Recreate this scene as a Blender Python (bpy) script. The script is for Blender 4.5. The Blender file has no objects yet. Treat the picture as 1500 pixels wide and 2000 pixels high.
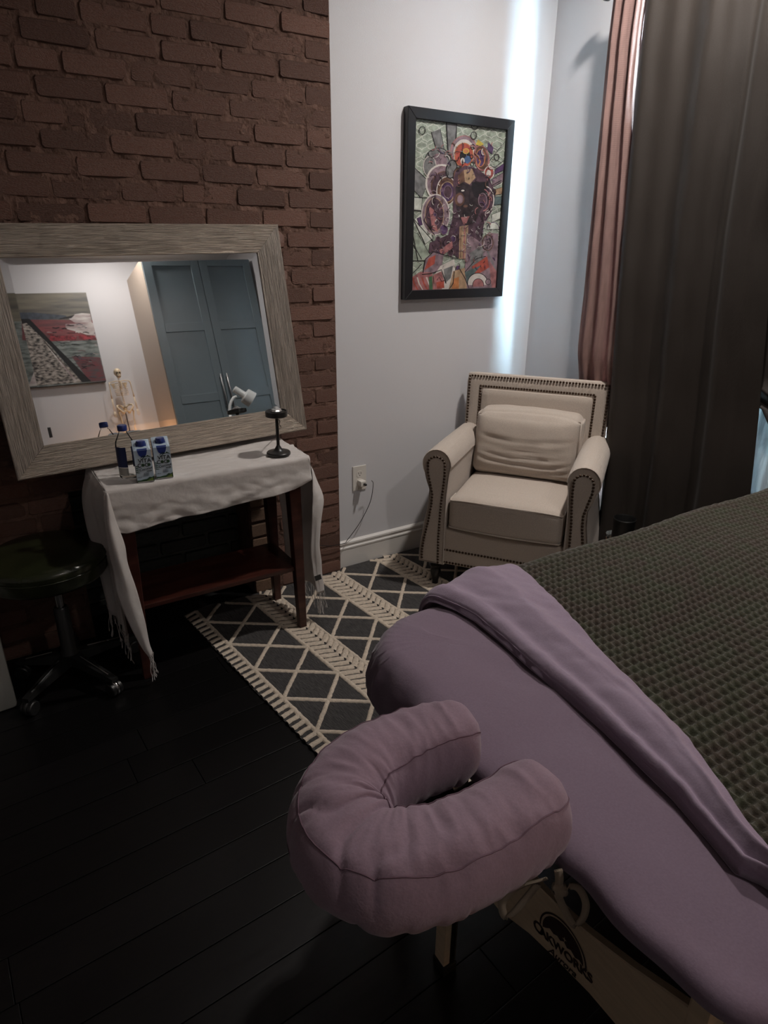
import bpy, bmesh, math, random
import numpy as np
from mathutils import Vector, Matrix, noise
random.seed(7)
R = math.radians
S = bpy.context.scene
C = S.collection
V = Vector

# ------------------------------------------------------------------ camera
cam_d = bpy.data.cameras.new('camera')
cam_d.sensor_fit = 'VERTICAL'; cam_d.sensor_height = 36.0
cam_d.lens = 1253.4 / 2000 * 36.0
cam_d.clip_start = 0.02
cam = bpy.data.objects.new('camera', cam_d); C.objects.link(cam)
pit, rol, yaw = 0.38943, 0.00769, 0.55749
F_ = V((math.sin(yaw), math.cos(yaw), 0)); R_ = V((math.cos(yaw), -math.sin(yaw), 0)); U_ = V((0, 0, 1))
fw = F_*math.cos(pit) - U_*math.sin(pit); up = F_*math.sin(pit) + U_*math.cos(pit)
r2 = R_*math.cos(rol) + up*math.sin(rol); u2 = -R_*math.sin(rol) + up*math.cos(rol)
M = Matrix((r2, u2, -fw)).transposed().to_4x4(); M.translation = V((0, 0, 1.45))
cam.matrix_world = M
S.camera = cam

# ------------------------------------------------------------------ world, light, exposure
S.view_settings.view_transform = 'Standard'
S.view_settings.look = 'None'
S.view_settings.gamma = 1.0
S.view_settings.use_curve_mapping = False
S.view_settings.exposure = 0.45
W = bpy.data.worlds.new('daylight'); S.world = W; W.use_nodes = True
bg = W.node_tree.nodes['Background']
bg.inputs[0].default_value = (0.60, 0.85, 1.0, 1); bg.inputs[1].default_value = 120.0

def area(name, loc, size, power, col, direction=(0, 0, -1), shape='DISK', spread=180, sy=None):
    l = bpy.data.lights.new(name, 'AREA'); l.shape = shape; l.size = size
    if sy: l.size_y = sy
    l.energy = power; l.color = col; l.spread = R(spread)
    o = bpy.data.objects.new(name, l); C.objects.link(o); o.location = loc
    o.rotation_euler = V(direction).to_track_quat('-Z', 'Y').to_euler()
    return o
portal = area('window_portal', (2.52, 1.36, 1.40), 1.9, 1, (1, 1, 1), (-1, 0, 0), 'RECTANGLE', sy=1.26)
portal.data.cycles.is_portal = True
LA = area('ceiling_lamp_or_fill_light', (1.98, 1.50, 2.865), 0.11, 20.0, (1.0, 0.925, 0.87), spread=155)
LB_fill = area('ceiling_lamp_or_fill_light', (1.25, -0.55, 2.865), 0.11, 9.0, (1.0, 0.92, 0.87))  # added fill light that brightens the rear of the room
pl_ = bpy.data.lights.new('salt_lamp_light', 'POINT'); pl_.energy = 3.2; pl_.color = (1.0, 0.55, 0.28); pl_.shadow_soft_size = 0.05
LC = bpy.data.objects.new('salt_lamp_light', pl_); C.objects.link(LC); LC.location = (0.93, -0.93, 1.17)

# ------------------------------------------------------------------ helpers
class MB:
    """collects shapes; build() links them as one mesh object"""
    def __init__(s): s.v = []; s.f = []; s.m = []; s.cur = 0
    def add(s, vs, fs, mi=None):
        o = len(s.v); s.v += [tuple(p) for p in vs]
        for f in fs: s.f.append(tuple(i+o for i in f)); s.m.append(s.cur if mi is None else mi)
    def box(s, x0, x1, y0, y1, z0, z1, bev=0.0, mat=None, mi=None):
        if bev <= 0:
            vs = [(x, y, z) for z in (z0, z1) for y in (y0, y1) for x in (x0, x1)]
            fs = [(0, 2, 3, 1), (4, 5, 7, 6), (0, 1, 5, 4), (2, 6, 7, 3), (0, 4, 6, 2), (1, 3, 7, 5)]
        else:
            bm = bmesh.new(); bmesh.ops.create_cube(bm, size=1)
            for q in bm.verts: q.co = V(((x0+x1)/2+q.co.x*(x1-x0), (y0+y1)/2+q.co.y*(y1-y0), (z0+z1)/2+q.co.z*(z1-z0)))
            bmesh.ops.bevel(bm, geom=bm.edges[:], offset=bev, segments=2, profile=0.6, affect='EDGES')
            bm.verts.index_update()
            vs = [q.co[:] for q in bm.verts]; fs = [[q.index for q in f.verts] for f in bm.faces]; bm.free()
        if mat is not None: vs = [tuple(mat @ V(p)) for p in vs]
        s.add(vs, fs, mi)
    def lathe(s, prof, c=(0, 0, 0), seg=24, mat=None, mi=None, cap=True):
        vs = []; n = len(prof)
        for r, z in prof:
            for k in range(seg):
                a = 2*math.pi*k/seg; vs.append((r*math.cos(a), r*math.sin(a), z))
        fs = []
        for i in range(n-1):
            for k in range(seg):
                k2 = (k+1) % seg
                fs.append((i*seg+k, i*seg+k2, (i+1)*seg+k2, (i+1)*seg+k))
        if cap:
            fs.append(tuple(range(seg-1, -1, -1))); fs.append(tuple((n-1)*seg+k for k in range(seg)))
        if mat is not None: vs = [tuple(mat @ V(p)) for p in vs]
        vs = [(p[0]+c[0], p[1]+c[1], p[2]+c[2]) for p in vs]
        s.add(vs, fs, mi)
    def tube(s, pts, r, seg=8, mi=None, closed=False):
        pts = [V(p) for p in pts]; n = len(pts)
        rs = r if hasattr(r, '__len__') else [r]*n
        t0 = (pts[1]-pts[0]).normalized()
        nrm = t0.orthogonal().normalized(); vs = []; fs = []
        for i, p in enumerate(pts):
            if closed: t = (pts[(i+1) % n]-pts[i-1])
            else: t = pts[min(i+1, n-1)]-pts[max(i-1, 0)]
            if t.length < 1e-9: t = t0
            t = t.normalized()
            nrm = (nrm - t*nrm.dot(t))
            nrm = nrm.normalized() if nrm.length > 1e-6 else t.orthogonal().normalized()
            b = t.cross(nrm)
            for k in range(seg):
                a = 2*math.pi*k/seg
                vs.append(p + (nrm*math.cos(a)+b*math.sin(a))*rs[i])
        rng = n if closed else n-1
        for i in range(rng):
            for k in range(seg):
                k2 = (k+1) % seg; j = (i+1) % n
                fs.append((i*seg+k, i*seg+k2, j*seg+k2, j*seg+k))
        if not closed:
            fs.append(tuple(range(seg-1, -1, -1))); fs.append(tuple((n-1)*seg+k for k in range(seg)))
        s.add(vs, fs, mi)
    def grid(s, fn, nu, nv, mi=None):
        vs = [tuple(fn(i/nu, j/nv)) for i in range(nu+1) for j in range(nv+1)]
        fs = [(i*(nv+1)+j, (i+1)*(nv+1)+j, (i+1)*(nv+1)+j+1, i*(nv+1)+j+1) for i in range(nu) for j in range(nv)]
        s.add(vs, fs, mi)
    def prism(s, poly, a, d, mi=None):
        """poly: list of 3D points; extrude by vector d"""
        n = len(poly); vs = [V(p) for p in poly] + [V(p)+V(d) for p in poly]
        fs = [tuple(range(n)), tuple(range(2*n-1, n-1, -1))] + [(i, (i+1) % n, n+(i+1) % n, n+i) for i in range(n)]
        s.add(vs, fs, mi)
    def build(s, name, mats, parent=None, smooth=False, world=False, kind=None, sharp=None, merge=False):
        me = bpy.data.meshes.new(name); me.from_pydata(s.v, [], s.f)
        if not isinstance(mats, (list, tuple)): mats = [mats]
        for m in mats: me.materials.append(m)
        me.polygons.foreach_set('material_index', [min(i, len(mats)-1) for i in s.m])
        bm = bmesh.new(); bm.from_mesh(me)
        if merge: bmesh.ops.remove_doubles(bm, verts=bm.verts, dist=1e-5)
        bmesh.ops.recalc_face_normals(bm, faces=bm.faces); bm.to_mesh(me); bm.free()
        if smooth:
            me.polygons.foreach_set('use_smooth', [True]*len(me.polygons))
            if sharp: me.set_sharp_from_angle(angle=R(sharp))
        me.update()
        o = bpy.data.objects.new(name, me); C.objects.link(o)
        attach(o, parent, world)
        if kind: o['kind'] = kind
        return o

def attach(o, parent, world=False):
    if parent is None: return
    o.parent = parent
    if world:
        pm = Matrix.LocRotScale(parent.location, parent.rotation_euler, parent.scale)
        if parent.parent is not None and not world == 'one':
            q = parent.parent
            pm = Matrix.LocRotScale(q.location, q.rotation_euler, q.scale) @ parent.matrix_parent_inverse @ pm
        o.matrix_parent_inverse = pm.inverted()

def np_mesh(name, verts, faces, mat, parent=None, smooth=True, world=False, mi=None):
    me = bpy.data.meshes.new(name)
    me.vertices.add(len(verts)); me.vertices.foreach_set('co', np.asarray(verts, np.float32).ravel())
    faces = np.asarray(faces, np.int32)
    me.loops.add(faces.size); me.loops.foreach_set('vertex_index', faces.ravel())
    me.polygons.add(len(faces)); me.polygons.foreach_set('loop_start', np.arange(0, faces.size, faces.shape[1], dtype=np.int32))
    me.polygons.foreach_set('loop_total', np.full(len(faces), faces.shape[1], np.int32))
    me.polygons.foreach_set('use_smooth', np.full(len(faces), smooth))
    for m in (mat if isinstance(mat, (list, tuple)) else [mat]): me.materials.append(m)
    me.update(calc_edges=True); me.validate()
    o = bpy.data.objects.new(name, me); C.objects.link(o); attach(o, parent, world)
    return o

def thing(name, label, cat, loc=(0, 0, 0), rz=0, group=None):
    o = bpy.data.objects.new(name, None); C.objects.link(o); o.empty_display_size = 0.1
    o.location = loc; o.rotation_euler = (0, 0, rz)
    return tag(o, label, cat, group)
def tag(o, label, cat, group=None, kind=None):
    o['label'] = label; o['category'] = cat
    if group: o['group'] = group
    if kind: o['kind'] = kind
    return o
def struct(o): o['kind'] = 'structure'; return o
def nz(x, y, z=0, s=1.0): return noise.noise(V((x*s, y*s, z*s)))
def lerp(a, b, t): return a+(b-a)*t
def interp(t, ts, vs): return float(np.interp(t, ts, vs))
def smooth_curve(pts, n):
    """Catmull-Rom through pts, n samples"""
    P = [V(p) for p in pts]; P = [P[0]*2-P[1]] + P + [P[-1]*2-P[-2]]
    out = []; m = len(P)-3
    for i in range(n):
        t = i/(n-1)*m; k = min(int(t), m-1); f = t-k
        a, b, c, d = P[k:k+4]
        out.append(0.5*((2*b)+(c-a)*f+(2*a-5*b+4*c-d)*f*f+(3*b-a-3*c+d)*f**3))
    return out
def patch(rows, nu, nv, disp=None):
    """smooth surface through a net of 3D points; returns list grid"""
    cols = [smooth_curve(r, nv+1) for r in rows]
    g = [smooth_curve([c[j] for c in cols], nu+1) for j in range(nv+1)]
    return [[g[j][i] for j in range(nv+1)] for i in range(nu+1)]
def add_net(mb, g, mi=None):
    nu = len(g); nv = len(g[0])
    mb.add([p for r in g for p in r], [(i*nv+j, (i+1)*nv+j, (i+1)*nv+j+1, i*nv+j+1) for i in range(nu-1) for j in range(nv-1)], mi)
def solidify(o, t, off=0):
    m = o.modifiers.new('thickness', 'SOLIDIFY'); m.thickness = t; m.offset = off; return o

# ------------------------------------------------------------------ materials
def mat(name, col, rough=0.6, metal=0.0, var=0.0, vscale=8.0, vcol=None, bump=0.0, bscale=80.0, stretch=(1, 1, 1), spec=0.5,
        sheen=0.0, bump2=0.0, b2scale=10.0, trans=0.0, tcol=None, objvar=0.0, coat=0.0, weave=0.0, wscale=900, detail=4, rvar=0.0, dist=0.002):
    m = bpy.data.materials.new(name); m.use_nodes = True; nt = m.node_tree; N = nt.nodes; L = nt.links
    b = N['Principled BSDF']; out = N['Material Output']
    b.inputs['Base Color'].default_value = (*col, 1); b.inputs['Roughness'].default_value = rough; b.inputs['Metallic'].default_value = metal
    b.inputs['Specular IOR Level'].default_value = spec
    b.inputs['Sheen Weight'].default_value = sheen; b.inputs['Coat Weight'].default_value = coat
    tc = N.new('ShaderNodeTexCoord'); mp = N.new('ShaderNodeMapping'); L.new(tc.outputs['Object'], mp.inputs[0]); mp.inputs['Scale'].default_value = stretch
    colout = None
    if var > 0:
        n = N.new('ShaderNodeTexNoise'); n.inputs['Scale'].default_value = vscale; n.inputs['Detail'].default_value = detail; L.new(mp.outputs[0], n.inputs[0])
        mx = N.new('ShaderNodeMix'); mx.data_type = 'RGBA'
        c2 = vcol if vcol else tuple(max(0, c*(1-var)) for c in col)
        mx.inputs['A'].default_value = (*col, 1); mx.inputs['B'].default_value = (*c2, 1)
        rp = N.new('ShaderNodeMapRange'); rp.inputs[1].default_value = 0.35; rp.inputs[2].default_value = 0.65
        L.new(n.outputs[0], rp.inputs[0]); L.new(rp.outputs[0], mx.inputs['Factor'])
        colout = mx.outputs['Result']
        if rvar > 0:
            mr = N.new('ShaderNodeMapRange'); mr.inputs[3].default_value = rough; mr.inputs[4].default_value = rough+rvar
            L.new(n.outputs[0], mr.inputs[0]); L.new(mr.outputs[0], b.inputs['Roughness'])
    if objvar > 0:
        oi = N.new('ShaderNodeObjectInfo'); mr = N.new('ShaderNodeMapRange'); mr.inputs[3].default_value = 1-objvar; mr.inputs[4].default_value = 1+objvar
        L.new(oi.outputs['Random'], mr.inputs[0])
        hs = N.new('ShaderNodeHueSaturation'); L.new(mr.outputs[0], hs.inputs['Value'])
        if colout is None: hs.inputs['Color'].default_value = (*col, 1)
        else: L.new(colout, hs.inputs['Color'])
        colout = hs.outputs[0]
    if colout is not None: L.new(colout, b.inputs['Base Color'])
    prev = None
    for st, sc in ((bump, bscale), (bump2, b2scale)):
        if st > 0:
            n = N.new('ShaderNodeTexNoise'); n.inputs['Scale'].default_value = sc; n.inputs['Detail'].default_value = 5; L.new(mp.outputs[0], n.inputs[0])
            bp = N.new('ShaderNodeBump'); bp.inputs['Strength'].default_value = st; bp.inputs['Distance'].default_value = dist if sc > 40 else dist*4
            L.new(n.outputs[0], bp.inputs['Height'])
            if prev: L.new(prev, bp.inputs['Normal'])
            prev = bp.outputs[0]
    if weave > 0:
        for d_ in ('X', 'Z'):
            w = N.new('ShaderNodeTexWave'); w.bands_direction = d_; w.inputs['Scale'].default_value = wscale; w.inputs['Distortion'].default_value = 1.5
            L.new(mp.outputs[0], w.inputs[0])
            bp = N.new('ShaderNodeBump'); bp.inputs['Strength'].default_value = weave; bp.inputs['Distance'].default_value = 0.0006
            L.new(w.outputs[1], bp.inputs['Height'])
            if prev: L.new(prev, bp.inputs['Normal'])
            prev = bp.outputs[0]
    if prev: L.new(prev, b.inputs['Normal'])
    if trans > 0:
        t = N.new('ShaderNodeBsdfTranslucent'); t.inputs[0].default_value = (*(tcol or col), 1)
        ms = N.new('ShaderNodeMixShader'); ms.inputs[0].default_value = trans
        L.new(b.outputs[0], ms.inputs[1]); L.new(t.outputs[0], ms.inputs[2]); L.new(ms.outputs[0], out.inputs[0])
    return m

m_brick = mat('painted_brick', (0.170, 0.096, 0.073), 0.62, var=0.3, vscale=14, vcol=(0.160, 0.077, 0.055), bump=0.8, bscale=110, bump2=0.7, b2scale=26, objvar=0.28, spec=0.35)
m_mortar = mat('painted_mortar', (0.160, 0.093, 0.071), 0.85, var=0.4, vscale=25, bump=0.9, bscale=90, bump2=0.8, b2scale=28, spec=0.2, dist=0.004)
m_oldbrick = mat('bare_old_brick', (0.23, 0.14, 0.09), 0.85, var=0.5, vscale=20, bump=0.8, bscale=70, objvar=0.25)
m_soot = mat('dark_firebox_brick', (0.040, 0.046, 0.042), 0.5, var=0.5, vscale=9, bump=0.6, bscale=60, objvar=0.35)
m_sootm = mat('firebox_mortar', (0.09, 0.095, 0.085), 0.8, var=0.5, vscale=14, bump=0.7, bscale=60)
m_white = mat('white_wall_paint', (0.60, 0.60, 0.62), 0.6, bump=0.12, bscale=220, spec=0.3)
m_ceil = mat('ceiling_paint', (0.55, 0.55, 0.55), 0.8)
m_trim = mat('white_trim_paint', (0.66, 0.64, 0.61), 0.35, spec=0.5)
m_floor = mat('near_black_floorboard', (0.0055, 0.0050, 0.0052), 0.28, var=0.4, vscale=6, stretch=(1, 14, 14), bump=0.12, bscale=60, objvar=0.25, rvar=0.15, spec=0.32)
m_gap = mat('floor_gap', (0.001, 0.001, 0.001), 0.9)
m_frame_h = mat('champagne_ribbed_frame_h', (0.68, 0.58, 0.48), 0.36, metal=0.62, var=0.50, vscale=9, stretch=(1.3, 46, 46), bump=1.0, bscale=11, bump2=0.5, b2scale=4, dist=0.004, rvar=0.2, detail=6)
m_frame_v = mat('champagne_ribbed_frame_v', (0.64, 0.56, 0.48), 0.36, metal=0.62, var=0.50, vscale=9, stretch=(46, 46, 1.3), bump=1.0, bscale=11, bump2=0.5, b2scale=4, dist=0.004, rvar=0.2, detail=6)
m_glass_mirror = mat('mirror_glass', (0.88, 0.89, 0.89), 0.015, metal=1.0)
m_cherry = mat('dark_cherry_wood', (0.062, 0.020, 0.014), 0.28, var=0.45, vscale=7, stretch=(1, 6, 6), vcol=(0.032, 0.008, 0.006), bump=0.08, bscale=80, spec=0.5)
m_shawl = mat('off_white_gauze', (0.72, 0.68, 0.65), 0.85, trans=0.22, weave=0.35, wscale=260, bump2=0.45, b2scale=16, sheen=0.1, dist=0.003, spec=0.2)
m_label = mat('dark_woven_tag', (0.03, 0.03, 0.028), 0.7)
m_blackmetal = mat('black_metal', (0.012, 0.012, 0.012), 0.35, spec=0.5)
m_bulb = mat('clear_bulb', (0.75, 0.78, 0.78), 0.08, metal=0.6)
m_wire = mat('black_cord', (0.012, 0.010, 0.010), 0.5)
m_artframe = mat('black_picture_frame', (0.012, 0.012, 0.014), 0.38)
m_nail = mat('antique_bronze_nail', (0.060, 0.035, 0.022), 0.35, metal=0.7)
m_linen = mat('beige_linen_upholstery', (0.53, 0.455, 0.39), 0.85, var=0.14, vscale=260, weave=0.4, wscale=420, bump2=0.10, b2scale=22, sheen=0.25, spec=0.2)
m_leg = mat('espresso_turned_wood', (0.006, 0.005, 0.005), 0.3)
m_lilac = mat('lilac_flannel_sheet', (0.195, 0.143, 0.190), 0.9, var=0.08, vscale=300, bump2=0.35, b2scale=9, bump=0.15, bscale=350, sheen=0.22, spec=0.15)
m_lilac2 = mat('pale_lilac_brushed_sheet', (0.285, 0.220, 0.290), 0.9, var=0.08, vscale=300, bump2=0.55, b2scale=13, bump=0.15, bscale=350, sheen=0.22, spec=0.15)
m_cradle = mat('mauve_cradle_cover', (0.262, 0.182, 0.228), 0.9, var=0.08, vscale=300, bump2=0.55, b2scale=16, bump=0.15, bscale=350, sheen=0.2, spec=0.15)
m_seam = mat('mauve_seam_thread', (0.13, 0.075, 0.10), 0.9)
m_blanket = mat('olive_waffle_fleece', (0.040, 0.042, 0.024), 0.95, var=0.5, vscale=22, vcol=(0.046, 0.034, 0.025), bump=0.7, bscale=450, sheen=0.35, spec=0.1, dist=0.0015)
m_maple = mat('pale_maple_veneer', (0.52, 0.41, 0.28), 0.45, var=0.15, vscale=12, stretch=(1, 1, 10))
m_logo = mat('dark_brown_print', (0.022, 0.008, 0.007), 0.6)
m_strap = mat('cream_cotton_tie', (0.42, 0.34, 0.25), 0.7, weave=0.5, wscale=500)
m_alu = mat('brushed_aluminium', (0.35, 0.34, 0.34), 0.35, metal=1.0)
m_vinyl = mat('olive_black_vinyl', (0.020, 0.024, 0.010), 0.26, var=0.4, vscale=10, bump=0.15, bscale=140, bump2=0.35, b2scale=9, spec=0.55)
m_plastic = mat('black_plastic', (0.010, 0.010, 0.010), 0.4)
m_chrome = mat('chrome', (0.6, 0.6, 0.6), 0.12, metal=1.0)
m_boxwhite = mat('off_white_plastic', (0.34, 0.34, 0.31), 0.4)
m_outlet = mat('white_outlet_plastic', (0.66, 0.63, 0.58), 0.3)
m_slot = mat('dark_slot', (0.03, 0.025, 0.02), 0.6)
m_brown = mat('dark_brown_blackout', (0.028, 0.022, 0.018), 0.62, bump=0.15, bscale=300, weave=0.15, wscale=300, sheen=0.03, spec=0.3, stretch=(1, 1, 1))
m_pink = mat('dusty_pink_voile', (0.30, 0.19, 0.17), 0.85, trans=0.10, tcol=(0.42, 0.22, 0.21), weave=0.3, wscale=300, var=0.25, vscale=60, stretch=(1, 1, 0.15))
m_sheer = mat('pale_blue_white_liner', (0.50, 0.56, 0.60), 0.85, trans=0.03, tcol=(0.62, 0.64, 0.66), weave=0.6, wscale=150, bump2=0.3, b2scale=20)
m_rug = mat('charcoal_wool', (0.155, 0.148, 0.145), 0.95, var=0.7, vscale=10, stretch=(60, 3.0, 30), vcol=(0.070, 0.067, 0.068), bump=0.9, bscale=14, dist=0.004, spec=0.1)
m_tuft = mat('cream_tufted_wool', (0.62, 0.53, 0.43), 0.95, var=0.2, vscale=90, bump=1.0, bscale=200, spec=0.1, dist=0.003)
m_bluecap = mat('navy_cap', (0.012, 0.028, 0.16), 0.35)
m_carton = mat('pale_blue_carton', (0.46, 0.54, 0.60), 0.4, var=0.2, vscale=20, vcol=(0.36, 0.46, 0.56))
m_navy = mat('navy_carton_print', (0.012, 0.022, 0.085), 0.4)
m_ink = mat('black_ink', (0.006, 0.008, 0.012), 0.5)
m_leaf = mat('green_leaf_print', (0.035, 0.085, 0.040), 0.5, var=0.4, vscale=60)
m_leafl = mat('lime_green_print', (0.16, 0.23, 0.055), 0.5)
m_teal = mat('grey_teal_wardrobe_paint', (0.145, 0.185, 0.205), 0.34, bump=0.08, bscale=90)
m_cream = mat('cream_laminate', (0.46, 0.38, 0.31), 0.5)
m_bone = mat('ivory_plastic_bone', (0.72, 0.58, 0.40), 0.4)
m_salt = bpy.data.materials.new('glowing_salt'); m_salt.use_nodes = True
_b = m_salt.node_tree.nodes['Principled BSDF']; _b.inputs['Base Color'].default_value = (0.8, 0.3, 0.12, 1)
_b.inputs['Emission Color'].default_value = (1.0, 0.38, 0.12, 1); _b.inputs['Emission Strength'].default_value = 1.5
m_lampemit = bpy.data.materials.new('lamp_diffuser'); m_lampemit.use_nodes = True
_b = m_lampemit.node_tree.nodes['Principled BSDF']; _b.inputs['Emission Color'].default_value = (1.0, 0.85, 0.7, 1); _b.inputs['Emission Strength'].default_value = 4
m_pane = bpy.data.materials.new('window_pane'); m_pane.use_nodes = True
nt = m_pane.node_tree; nt.nodes.remove(nt.nodes['Principled BSDF'])
t_ = nt.nodes.new('ShaderNodeBsdfTransparent'); t_.inputs[0].default_value = (0.93, 0.96, 0.96, 1); g_ = nt.nodes.new('ShaderNodeBsdfGlossy'); g_.inputs['Roughness'].default_value = 0.02
x_ = nt.nodes.new('ShaderNodeMixShader'); x_.inputs[0].default_value = 0.06
nt.links.new(t_.outputs[0], x_.inputs[1]); nt.links.new(g_.outputs[0], x_.inputs[2]); nt.links.new(x_.outputs[0], nt.nodes['Material Output'].inputs[0])
m_pet = bpy.data.materials.new('clear_bottle_plastic'); m_pet.use_nodes = True
nt = m_pet.node_tree; nt.nodes.remove(nt.nodes['Principled BSDF'])
t_ = nt.nodes.new('ShaderNodeBsdfTransparent'); t_.inputs[0].default_value = (0.97, 0.98, 0.98, 1); g_ = nt.nodes.new('ShaderNodeBsdfGlossy'); g_.inputs['Roughness'].default_value = 0.05
x_ = nt.nodes.new('ShaderNodeMixShader'); lw = nt.nodes.new('ShaderNodeLayerWeight'); lw.inputs[0].default_value = 0.12
nt.links.new(lw.outputs['Fresnel'], x_.inputs[0])
nt.links.new(t_.outputs[0], x_.inputs[1]); nt.links.new(g_.outputs[0], x_.inputs[2]); nt.links.new(x_.outputs[0], nt.nodes['Material Output'].inputs[0])

# ------------------------------------------------------------------ room shell
BY = 2.470      # brick face
WY = 2.495      # white wall face
WX = 2.42       # window wall face
CX = 1.293      # brick / white wall corner
FX0, FX1 = 0.18, 0.855; FZ = 0.62   # firebox opening
X0, Y0, ZC = -1.75, -1.12, 2.90

fl = struct(MB_ := None) if False else None
mb = MB(); mb.box(X0-.1, 2.9, Y0-.1, 2.9, -0.10, -0.012)
floor = struct(mb.build('floor', m_gap))
# planks run almost along x, turned by a few degrees
ang = R(3.4); ca, sa = math.cos(ang), math.sin(ang); PW = 0.1158
pk = {}
def plank_mesh(L, w=PW-0.0022):
    k = round(L, 2)
    if k not in pk:
        b = MB(); b.box(0, L, 0, w, -0.012, 0, bev=0.0012); o = b.build('plank', m_floor); pk[k] = o.data; bpy.data.objects.remove(o)
    return pk[k]
rr = random.Random(3)
for i in range(-18, 24):
    t = 0.658 + i*PW      # perpendicular offset of the seam
    s = -2.2 + rr.random()*0.9
    while s < 3.1:
        L = rr.choice([0.9, 1.2, 1.5, 1.8])
        a0, a1 = max(s, -2.2), s+L
        # clip the plank to the room
        lo, hi = None, None
        n_ = 60; ok = []
        for q in range(n_+1):
            ss = a0+(a1-a0)*q/n_
            c1 = (ss*ca - t*sa, ss*sa + t*ca); c2 = (ss*ca-(t+PW)*sa, ss*sa+(t+PW)*ca)
            ins = all(X0-.06 < c[0] < 2.66 and Y0-.08 < c[1] < 2.66 for c in (c1, c2))
            if ins: ok.append(ss)
        if len(ok) > 3:
            L2 = math.floor((ok[-1]-ok[0])*100)/100
            o = bpy.data.objects.new('plank', plank_mesh(L2 - 0.002)); C.objects.link(o); o.parent = floor
            o.location = (ok[0]*ca - t*sa, ok[0]*sa + t*ca, rr.uniform(-0.0006, 0)); o.rotation_euler = (0, 0, ang)
        s += L
mb = MB(); mb.box(X0-.1, 2.9, Y0-.1, 2.9, ZC, ZC+.1); struct(mb.build('ceiling', m_ceil))
mb = MB(); mb.box(X0-.1, X0, Y0-.1, 2.9, -.05, ZC); mb.box(X0-.1, CX+.2, 2.70, 2.9, -.05, ZC); struct(mb.build('wall_left', m_white))
mb = MB(); mb.box(X0, 2.9, Y0-.1, Y0, -.05, ZC); struct(mb.build('wall_rear', m_white))
# white wall beside the brick
mb = MB(); mb.box(CX, 2.9, WY, WY+.2, -.05, ZC); struct(mb.build('wall_back', m_white))
# window wall with opening
OY0, OY1, OZ0, OZ1 = 0.75, 1.93, 0.48, 2.33
mb = MB()
mb.box(WX, 2.49, OY1, WY+.1, -.05, ZC); mb.box(WX, 2.49, Y0, OY0, -.05, ZC)
mb.box(WX, 2.49, OY0, OY1, -.05, OZ0); mb.box(WX, 2.49, OY0, OY1, OZ1, ZC)
struct(mb.build('wall_right', m_white))
win = thing('window_1', 'tall window behind the curtains', 'window'); del win['label'], win['category']; win['kind'] = 'structure'
mb = MB()
for a in ((OY0, OY0+.05, OZ0, OZ1), (OY1-.05, OY1, OZ0, OZ1), (OY0+.05, OY1-.05, OZ0, OZ0+.05), (OY0+.05, OY1-.05, OZ1-.05, OZ1), (OY0+.05, OY1-.05, 1.46, 1.51)):
    mb.box(2.455, 2.485, a[0], a[1], a[2], a[3], bev=.004)
mb.build('window_frame', m_trim, win)
for z0, z1 in ((OZ0+.05, 1.46), (1.51, OZ1-.05)):
    mb = MB(); mb.box(2.467, 2.473, OY0+.05, OY1-.05, z0, z1); mb.build('pane', m_pane, win)
mb = MB(); mb.box(2.421, 2.455, OY0+.01, OY1-.01, OZ0, OZ0+.015, bev=.003); mb.build('window_sill', m_trim, win)
# baseboard with moulded top (white wall)
prof = [(0, 0), (-.014, 0), (-.014, .098), (-.0165, .101), (-.0165, .108), (-.012, .112), (-.012, .122), (-.015, .126), (-.014, .134), (-.006, .140), (0, .142)]
mb = MB(); mb.prism([(CX+.004, WY+p[0], p[1]) for p in prof], None, (WX-CX-.004, 0, 0))
struct(mb.build('baseboard_back', m_trim))
mb = MB(); mb.prism([(WX+p[0], OY0-1, p[1]) for p in prof], None, (0, WY-.0165-OY0+1, 0)); struct(mb.build('baseboard_right', m_trim))
mb = MB(); mb.prism([(1.0, Y0-p[0], p[1]) for p in prof], None, (-2.6, 0, 0)); struct(mb.build('baseboard_rear', m_trim))

# ------------------------------------------------------------------ brick chimney wall
wb = MB()
def mortar_sheet(x0, x1, z0, z1):
    nx = max(2, int((x1-x0)/.011)); nzz = max(2, int((z1-z0)/.011))
    def f(u, v):
        x = lerp(x0, x1, u); z = lerp(z0, z1, v)
        edge = 0 if (u in (0, 1) or v in (0, 1)) else 1
        return (x, BY - 0.0010 + edge*(0.0045*nz(x, z, 3, 22)+.0030*nz(x, z, 5, 60)), z)
    wb.grid(f, nx, nzz)
mortar_sheet(X0, FX0, 0, ZC); mortar_sheet(FX1, CX, 0, ZC); mortar_sheet(FX0, FX1, FZ, ZC)
wb.box(X0, FX0, BY+.009, WY+.3, -.05, ZC); wb.box(FX1, CX-.002, BY+.009, WY+.3, -.05, ZC); wb.box(FX0, FX1, BY+.009, WY+.3, FZ, ZC)
wb.box(CX-.022, CX-.0005, BY+.0055, WY+.1, -.05, ZC)
brickwall = struct(wb.build('wall_brick', m_mortar))
variants = []
rb = random.Random(11)
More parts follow.
